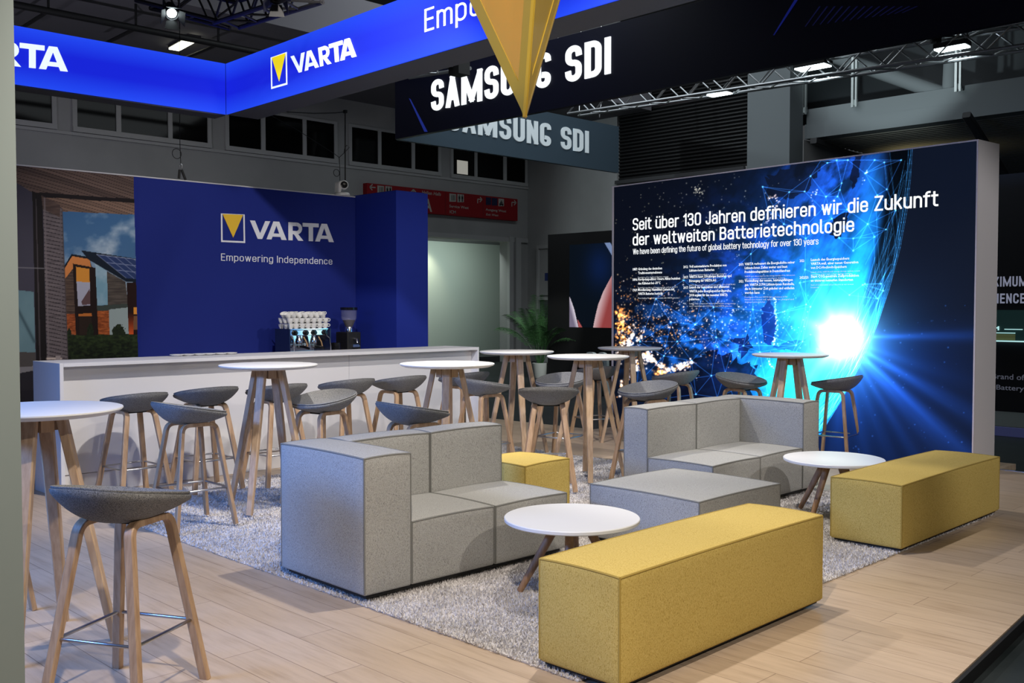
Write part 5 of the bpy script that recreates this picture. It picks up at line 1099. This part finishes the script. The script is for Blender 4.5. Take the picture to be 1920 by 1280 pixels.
c_ = wy(631, 324); q = MB(); q.tube([c_+Vector((.042*math.cos(a), 0, .042*math.sin(a))) for a in np.linspace(0, 2*PI, 22)[:-1]], .004, 5, closed=True); q.tube([wy(637.5, 350), wy(637, 310), wy(636, 295), wy(628, 289), wy(560, 245), wy(470, 195), wy(380, 150)], .004, 5); q.tube([wy(636, 295), wy(645, 287), wy(655, 276), wy(650, 272), wy(646, 279), wy(645, 287)], .004, 5); rel(q.build('steel_wire', M['black'], None, True), h2)
ca = empty('cable_drop', tuple(wy(647, 346)), 0, 'black cable sagging from the banner and dropping to the white camera', 'cable')
q = MB(); q.tube([wy(505, 201), wy(540, 210), wy(590, 212.5), wy(630, 211.5), wy(646.5, 209.5)], .007, 6); q.tube([wy(647.3, 352), wy(647.2, 210)], .008, 6); rel(q.build('cable', M['black'], None, True), ca); rel(MB().box((wy(645, 209).x, WY-.02, wy(645, 211.5).z), (wy(649.5, 209).x, WY+.02, wy(645, 206).z)).build('clip', M['black']), ca)
pc = empty('dome_camera', (wy(642, 362).x, WY, BWZ+.013), 0, 'white pan tilt video camera sitting on top of the blue booth wall', 'camera'); wp = M['white_plastic']
MB().lathe([(.001, 0), (.09, 0), (.09, .02), (.075, .035), (.001, .036)], 32).build('camera_base', wp, pc, True, 40)
MB().prism([(-.085, -.045, .036), (-.05, -.045, .036), (-.035, -.045, .1), (-.03, -.045, .16), (-.05, -.045, .175), (-.08, -.045, .15)], (0, .09, 0)).build('yoke_arm', wp, pc, bevel=.008)
HM = Matrix.Translation((.015, 0, .125)) @ Matrix.Rotation(-.5, 4, 'Z') @ Matrix.Rotation(PI/2, 4, 'X'); hd = MB().lathe([(.001, -.07), (.045, -.065), (.056, -.03), (.056, .05), (.05, .062), (.001, .062)], 28, M=HM).build('camera_head', wp, pc, True, 40)
MB().lathe([(.04, .0625), (.042, .075), (.03, .076), (.026, .068), (.001, .066)], 24, M=HM).build('lens', M['black_gloss'], hd, True, 40)
# ================================================================== RED DIRECTION SIGN
RY = 19.9; rp = Plane((0, RY-.06, 0), (1, 0, 0)); rx0 = rp.px(688, 350)[0]; rx1 = rp.px(970.5, 395)[0]; rz1 = (rp.px(689, 342)[1]+rp.px(970, 374)[1])/2; rz0 = rp.px(970, 414.5)[1]-(rp.px(970, 374)[1]-rz1)*.5
rs = empty('direction_sign', ((rx0+rx1)/2, RY, rz0), 0, 'long red direction sign with white pictograms high on the hall wall', 'sign')
rel(MB().box((rx0, RY-.059, rz0), (rx1, 19.999, rz1)).build('board', M['red_sign']), rs)
for s_ in (760, 835, 906): x = rp.px(s_, 380)[0]; rel(MB().box((x-.006, RY-.062, rz0), (x+.006, RY-.0595, rz1)).build('seam', mat('red_seam', (.12, .006, .008), .7)), rs)
SWm = M['sign_white']
def rt_text(body, xl, yb, xr, ytop, bold=.012, shear=0):
    a = rp.px(xl, yb); c = rp.px(xr, yb); t = rp.px(xl, ytop); put_text('sign_text', body, rp, a[0], a[1], c[0]-a[0], t[1]-a[1], SWm, rs, .003, bold, 1, shear, 2)
rt_text('Hallen', 791.5, 363.5, 810, 357); rt_text('Halls', 812.5, 365.5, 827, 359.5, .012, .25); rt_text('A', 795, 395, 810, 372, .03); rt_text('Service West', 842.5, 388.5, 878.5, 383.5); rt_text('ICM', 843, 399.5, 854.5, 394); rt_text('Ausgang West', 910.5, 394.5, 949, 390); rt_text('Exit West', 911, 403.5, 934.5, 399.5, .012, .25)
def rq(x0, y0, x1, y1, m, off=.002, nm='pictogram'):
    a = rp.px(x0, y1); c = rp.px(x1, y1); t = rp.px(x0, y0); flat(nm, [[a, c, (c[0], t[1]), (a[0], t[1])]], rp, m, rs, off, .003)
for x in (707.5, 842.5):
    y = 347.5 if x < 800 else 362.5; dy_ = 0
    rq(x, y, x+12.5, y+15.5, SWm); rq(x+15, y+1, x+27, y+16.5, SWm)
    for o_ in (4, 7, 9.5): rq(x+o_, y+3, x+o_+1.0, y+13.5, M['black'], .006)
    for o_ in (17, 22.5): rq(x+o_, y+5, x+o_+3, y+11, M['black'], .006); rq(x+o_+.6, y+11, x+o_+2.4, y+15.5, M['black'], .006); rq(x+o_+.8, y+2.5, x+o_+2.3, y+4.2, M['black'], .006)
rq(911, 369.5, 920.5, 384, M['sign_navy']); rq(922, 370.5, 932.5, 385.3, M['sign_navy']); rq(934.5, 372, 944.8, 386.5, SWm)
rt_text('U', 913, 381.5, 918.5, 372, .03); rt_text('P', 925, 382.5, 930, 374, .01); rq(936, 381, 943.5, 384.5, M['black'], .006); rq(937.5, 378.5, 942, 381, M['black'], .006); rq(936.5, 384.5, 938, 386, M['black'], .006); rq(941.5, 384.5, 943, 386, M['black'], .006); rq(938.8, 376, 940.8, 378, M['black'], .006)
def arrow(pts, w_=.8):
    for a, b_ in zip(pts[:-1], pts[1:]):
        A_, B_ = Vector((*rp.px(*a), 0)), Vector((*rp.px(*b_), 0)); d = (B_-A_).normalized(); n = Vector((-d.y, d.x, 0))*.014; flat('arrow', [[tuple((A_-n).xy), tuple((B_-n).xy), tuple((B_+n).xy), tuple((A_+n).xy)]], rp, SWm, rs, .002, .003)
arrow([(704, 351.5), (693, 350.5)]); arrow([(698.5, 345.5), (693, 350.5), (698, 356.5)]); arrow([(775.5, 362), (775, 355)]); arrow([(770, 361), (775, 355), (781, 362)])
for x, y in ((895.5, 381), (959.5, 387)): arrow([(x, y), (x, y-8), (x+8, y-7)]); arrow([(x+4.5, y-11.5), (x+8.2, y-7), (x+4, y-2.5)])
# ================================================================== BLACK DISPLAY KIOSK, PALM, LETTERS
kA = atd(1027, 704, 21.6); kA.z = HF; KX = kA.x; kz = atX(1027, 440, KX).z; kR = atX(1165, 500, KX); KP = Plane((KX, kA.y, 0), (0, -1, 0))
kk = empty('display_kiosk', (KX+.2, kA.y-.9, HF), 0, 'tall black display wall with a screen showing pink hands, behind the palm', 'display')
face_box(KP, 0, kA.y-kR.y+.5, HF+.002, kz, .5, 'housing', M['black'], kk)
s0 = KP.px(1068, 500)[0]; sb = KP.px(1068, 613)[1]; stp = KP.px(1068, 459)[1]; s1_ = KP.px(1165, 500)[0]
pic = Picture(KP, s0, s1_, sb, stp, 120, 160); X, Y = pic.x, pic.y; pic.c[:] = np.array((9, 17, 27))/255.
pic.c += (np.exp(-((X-1125)/26.)**2-((Y-500)/40.)**2))[..., None]*np.array((2, 12, 40))/255.
def skin(pts, c0, c1, ex):
    m = pic.poly(pts, None); t = np.clip(ex(X[m], Y[m]), 0, 1)[:, None]; pic.c[m] = (np.array(c0)*(1-t)+np.array(c1)*t)/255.
skin([(1066, 553), (1070, 560), (1077, 580), (1085, 615), (1066, 615)], (120, 112, 134), (222, 214, 226), lambda x, y: 1-(np.abs(x-1069-(y-553)*.26)/7)); skin([(1083, 598), (1093, 615), (1085, 615)], (150, 70, 70), (190, 96, 96), lambda x, y: x*0+.5)
skin([(1112, 615), (1117, 590), (1122, 570), (1132, 545), (1150, 512), (1175, 500), (1175, 615)], (206, 172, 176), (150, 66, 66), lambda x, y: (x-(1113+np.clip(615-y, 0, 120)*.28))/16); skin([(1132, 452), (1143, 452), (1160, 485), (1160, 500)], (120, 140, 180), (140, 160, 200), lambda x, y: x*0)
pic.build('screen', vcol_mat('kiosk_picture', .9), kk, .004)
ksn = atX(1021, 519, KX+.03); bsn = MB().box((ksn.x, kA.y+.001, ksn.z-.085), (ksn.x+.03, kA.y+.12, ksn.z+.085)).build('sign_plate', mat('small_blue_sign', (.01, .025, .12), .5)); tag(bsn, 'small dark blue sign plate on the left edge of the black display wall', 'sign')
PLM = atz(1013, 708.5, HF); pm = empty('potted_palm', tuple(PLM), 0, 'green palm in a white round pot standing beside the black display wall', 'plant')
MB().lathe([(.001, .0), (.125, .0), (.14, .05), (.175, .33), (.165, .335), (.15, .28), (.001, .28)], 32).build('pot', mat('pot_white', (.62, .64, .62), .5), pm, True, 40); MB().lathe([(.001, .282), (.148, .282), (.001, .3)], 20).build('soil', M['soil'], pm)
r = random.Random(3); prs = []
for k in range(20):
    a = k*2.4+r.uniform(-.3, .3); ln_ = r.uniform(1.1, 1.62); tilt = r.uniform(.18, .75) if k > 4 else r.uniform(.05, .2); b0 = Vector((.05*math.cos(a), .05*math.sin(a), .29)); d = Vector((math.cos(a), math.sin(a), 0)); pts = []
    for i in range(15):
        t = i/14; out = ln_*(math.sin(tilt)*t*.55+.48*tilt*t**2.4)*(.55 if math.cos(a) > .2 else 1); zz = ln_*(.98*math.cos(tilt*.7)*t-.42*tilt*t**3.2); pts.append(b0+d*out+Vector((0, 0, zz)))
    fr_ = MB().tube(pts, [.009-.006*i/14 for i in range(15)], 6).build('frond', M['green_leaf'], pm, True)
    lf = MB()
    for i in range(5, 15):
        p = pts[i]; tt = (pts[min(i+1, 14)]-pts[i-1]).normalized(); sd = tt.cross(Vector((0, 0, 1))).normalized()
        for sg in (-1, 1):
            for h_ in (0, .33, .66):
                q0 = p if h_ == 0 or i == 14 else p.lerp(pts[i+1], h_); L_ = .42*(1-.55*abs((i-9)/6))*r.uniform(.85, 1.1); e = q0+sd*sg*L_*.75+tt*L_*.55+Vector((0, 0, -.4*L_)); m0_ = q0.lerp(e, .45)+Vector((0, 0, .05*L_)); wv = tt*.0095
                n0 = len(lf.v); lf.v += [tuple(q0), tuple(m0_-wv), tuple(e), tuple(m0_+wv)]; lf.f += [(n0, n0+1, n0+2, n0+3)]; lf.mi += [0]
    lo = lf.build('leaflets', M['green_leaf'], fr_, recalc=False)
# standing white letters
LP = atd(1104, 700, 17.6); lpl = Plane((LP.x, LP.y, HF), (.35, -1, 0)); zc_ = lpl.px(1106, 660)[1]
for ch, xa, xb, lb in (('P', 1104.5, 1123, 'white standing letter P on the floor before the black display wall'), ('R', 1127, 1148, 'white standing letter R at the left edge of the big screen')):
    a = lpl.px(xa, 690)[0]; c = lpl.px(xb, 690)[0]; o = put_text('standing_letter', ch, lpl, a, .002, c-a, zc_, mat('letter_white', (.62, .7, .7), .5), None, 0, .03, 1, 0, 4, depth=.12); tag(o, lb, 'letter', 'standing letters')
# ================================================================== DARK EXHIBIT WALL AT THE RIGHT EDGE
BX = 14.5; bl = atX(1850, 700, BX); BP = Plane((BX, bl.y+1.2, 0), (0, -1, 0)); bzt = atX(1880, 327, BX).z; bzb = atX(1880, 772, BX).z
structure(MB().box((12.7, -8, HF+.001), (19, bl.y+3.2, .055)).build('floor_stage', mat('stage_floor', (.1, .11, .11), .5)))
structure(MB().box((12.66, -8, HF+.001), (12.69, bl.y+3.2, .05)).build('trim_6', mat('stage_edge', (.2, .22, .4), .4, emit=(.12, .14, .4), es=.12)))  # faint emission puts the blue light on the step edge into its colour
ew = empty('exhibit_wall', (BX+.1, bl.y-1, .055), 0, 'black exhibit wall with pale lettering at the right edge of the picture', 'exhibit wall')
face_box(BP, 0, 6.5, .056, bzt, .2, 'panel', mat('exhibit_black', (.006, .006, .012), .5), ew)
bt = mat('exhibit_text', (.3, .3, .36), .6, emit=(.42, .45, .62), es=.38); bt2 = mat('exhibit_text_dim', (.12, .12, .15), .6, emit=(.3, .32, .42), es=.2)
def bt_text(body, full_l, yb, xr_vis, ytop, m, frac, bold=.01):
    """the visible tail begins at a fraction of the full line"""
    a = BP.px(1858, yb); c = BP.px(xr_vis, yb); t = BP.px(1858, ytop); vis = c[0]-a[0]; W_ = vis/frac; put_text('lettering', body, BP, c[0]-W_*1.0 if full_l else a[0], a[1], W_, t[1]-a[1], m, ew, .003, bold)
a = BP.px(1857, 538)[0]; c = BP.px(1922, 536)[0]
c = BP.px(1926, 536)[0]; W_ = (c-a)/.74; stroke_text('lettering', 'MAXIMUM', BP, c-W_, BP.px(1890, 537)[1], W_, BP.px(1890, 518)[1]-BP.px(1890, 537)[1], .2, bt, ew, .002, .003)
W_ = (BP.px(1922, 568)[0]-BP.px(1860, 568)[0])/.54; stroke_text('lettering', 'EXPERIENCE', BP, BP.px(1922, 568)[0]-W_, BP.px(1890, 568.5)[1], W_, BP.px(1890, 550)[1]-BP.px(1890, 568.5)[1], .2, bt, ew, .002, .003)
put_text('lettering', 'Brand of', BP, BP.px(1860.5, 711)[0], BP.px(1890, 711)[1], BP.px(1921, 711)[0]-BP.px(1860.5, 711)[0], BP.px(1890, 701)[1]-BP.px(1890, 711)[1], bt2, ew, .003, .005)
put_text('lettering', 'I Battery', BP, BP.px(1859, 731)[0], BP.px(1890, 731)[1], BP.px(1920, 731)[0]-BP.px(1859, 731)[0], BP.px(1890, 722)[1]-BP.px(1890, 731)[1], bt2, ew, .003, .005)
dc = empty('showcase', (BX-.01, bl.y-.4, BP.px(1880, 639)[1]), 0, 'shallow glowing showcase with lit shelf on the black exhibit wall', 'showcase')
a0_, a1_ = BP.px(1852, 600)[0], BP.px(1920, 600)[0]+1.2; b0_, b1_ = BP.px(1880, 638.5)[1], BP.px(1880, 581)[1]
sg = BP.mtx(0, 0, .004)
def dcb(x0, y0, x1, y1, m, nm, t=.02, off=.004):
    o = MB().box((x0, y0, 0), (x1, y1, t)).build(nm, m, dc); o.matrix_local = local(dc, BP.mtx(0, 0, off)); return o
dcb(a0_, b0_, a1_, b1_, mat('showcase_back', (.01, .02, .02), .3, emit=(.006, .02, .02), es=.6), 'back_panel')
cy = mat('showcase_light', (.3, .5, .5), .5, emit=(.55, .95, .95), es=.8)
dcb(a0_, b0_-.012, a1_, b0_+.004, cy, 'light_strip', .06); x_ = BP.px(1905, 620)[0]
dcb(a0_, BP.px(1880, 624.5)[1], x_, BP.px(1880, 623.2)[1], cy, 'shelf', .05); dcb(BP.px(1886, 600)[0], BP.px(1880, 617.5)[1], BP.px(1919, 600)[0], BP.px(1880, 616.2)[1], cy, 'shelf', .05)
dcb(a0_, b0_+.01, x_, BP.px(1880, 626)[1], mat('showcase_map', (.12, .13, .04), .6, emit=(.06, .065, .03), es=.6), 'shelf_front', .03)
dcb(BP.px(1868, 610)[0], BP.px(1880, 615.5)[1], BP.px(1872, 610)[0], BP.px(1880, 613.5)[1], cy, 'exhibit_item', .03, .03); dcb(BP.px(1873.5, 610)[0], BP.px(1880, 619)[1], BP.px(1875, 610)[0], BP.px(1880, 611.5)[1], cy, 'exhibit_item', .03, .03)
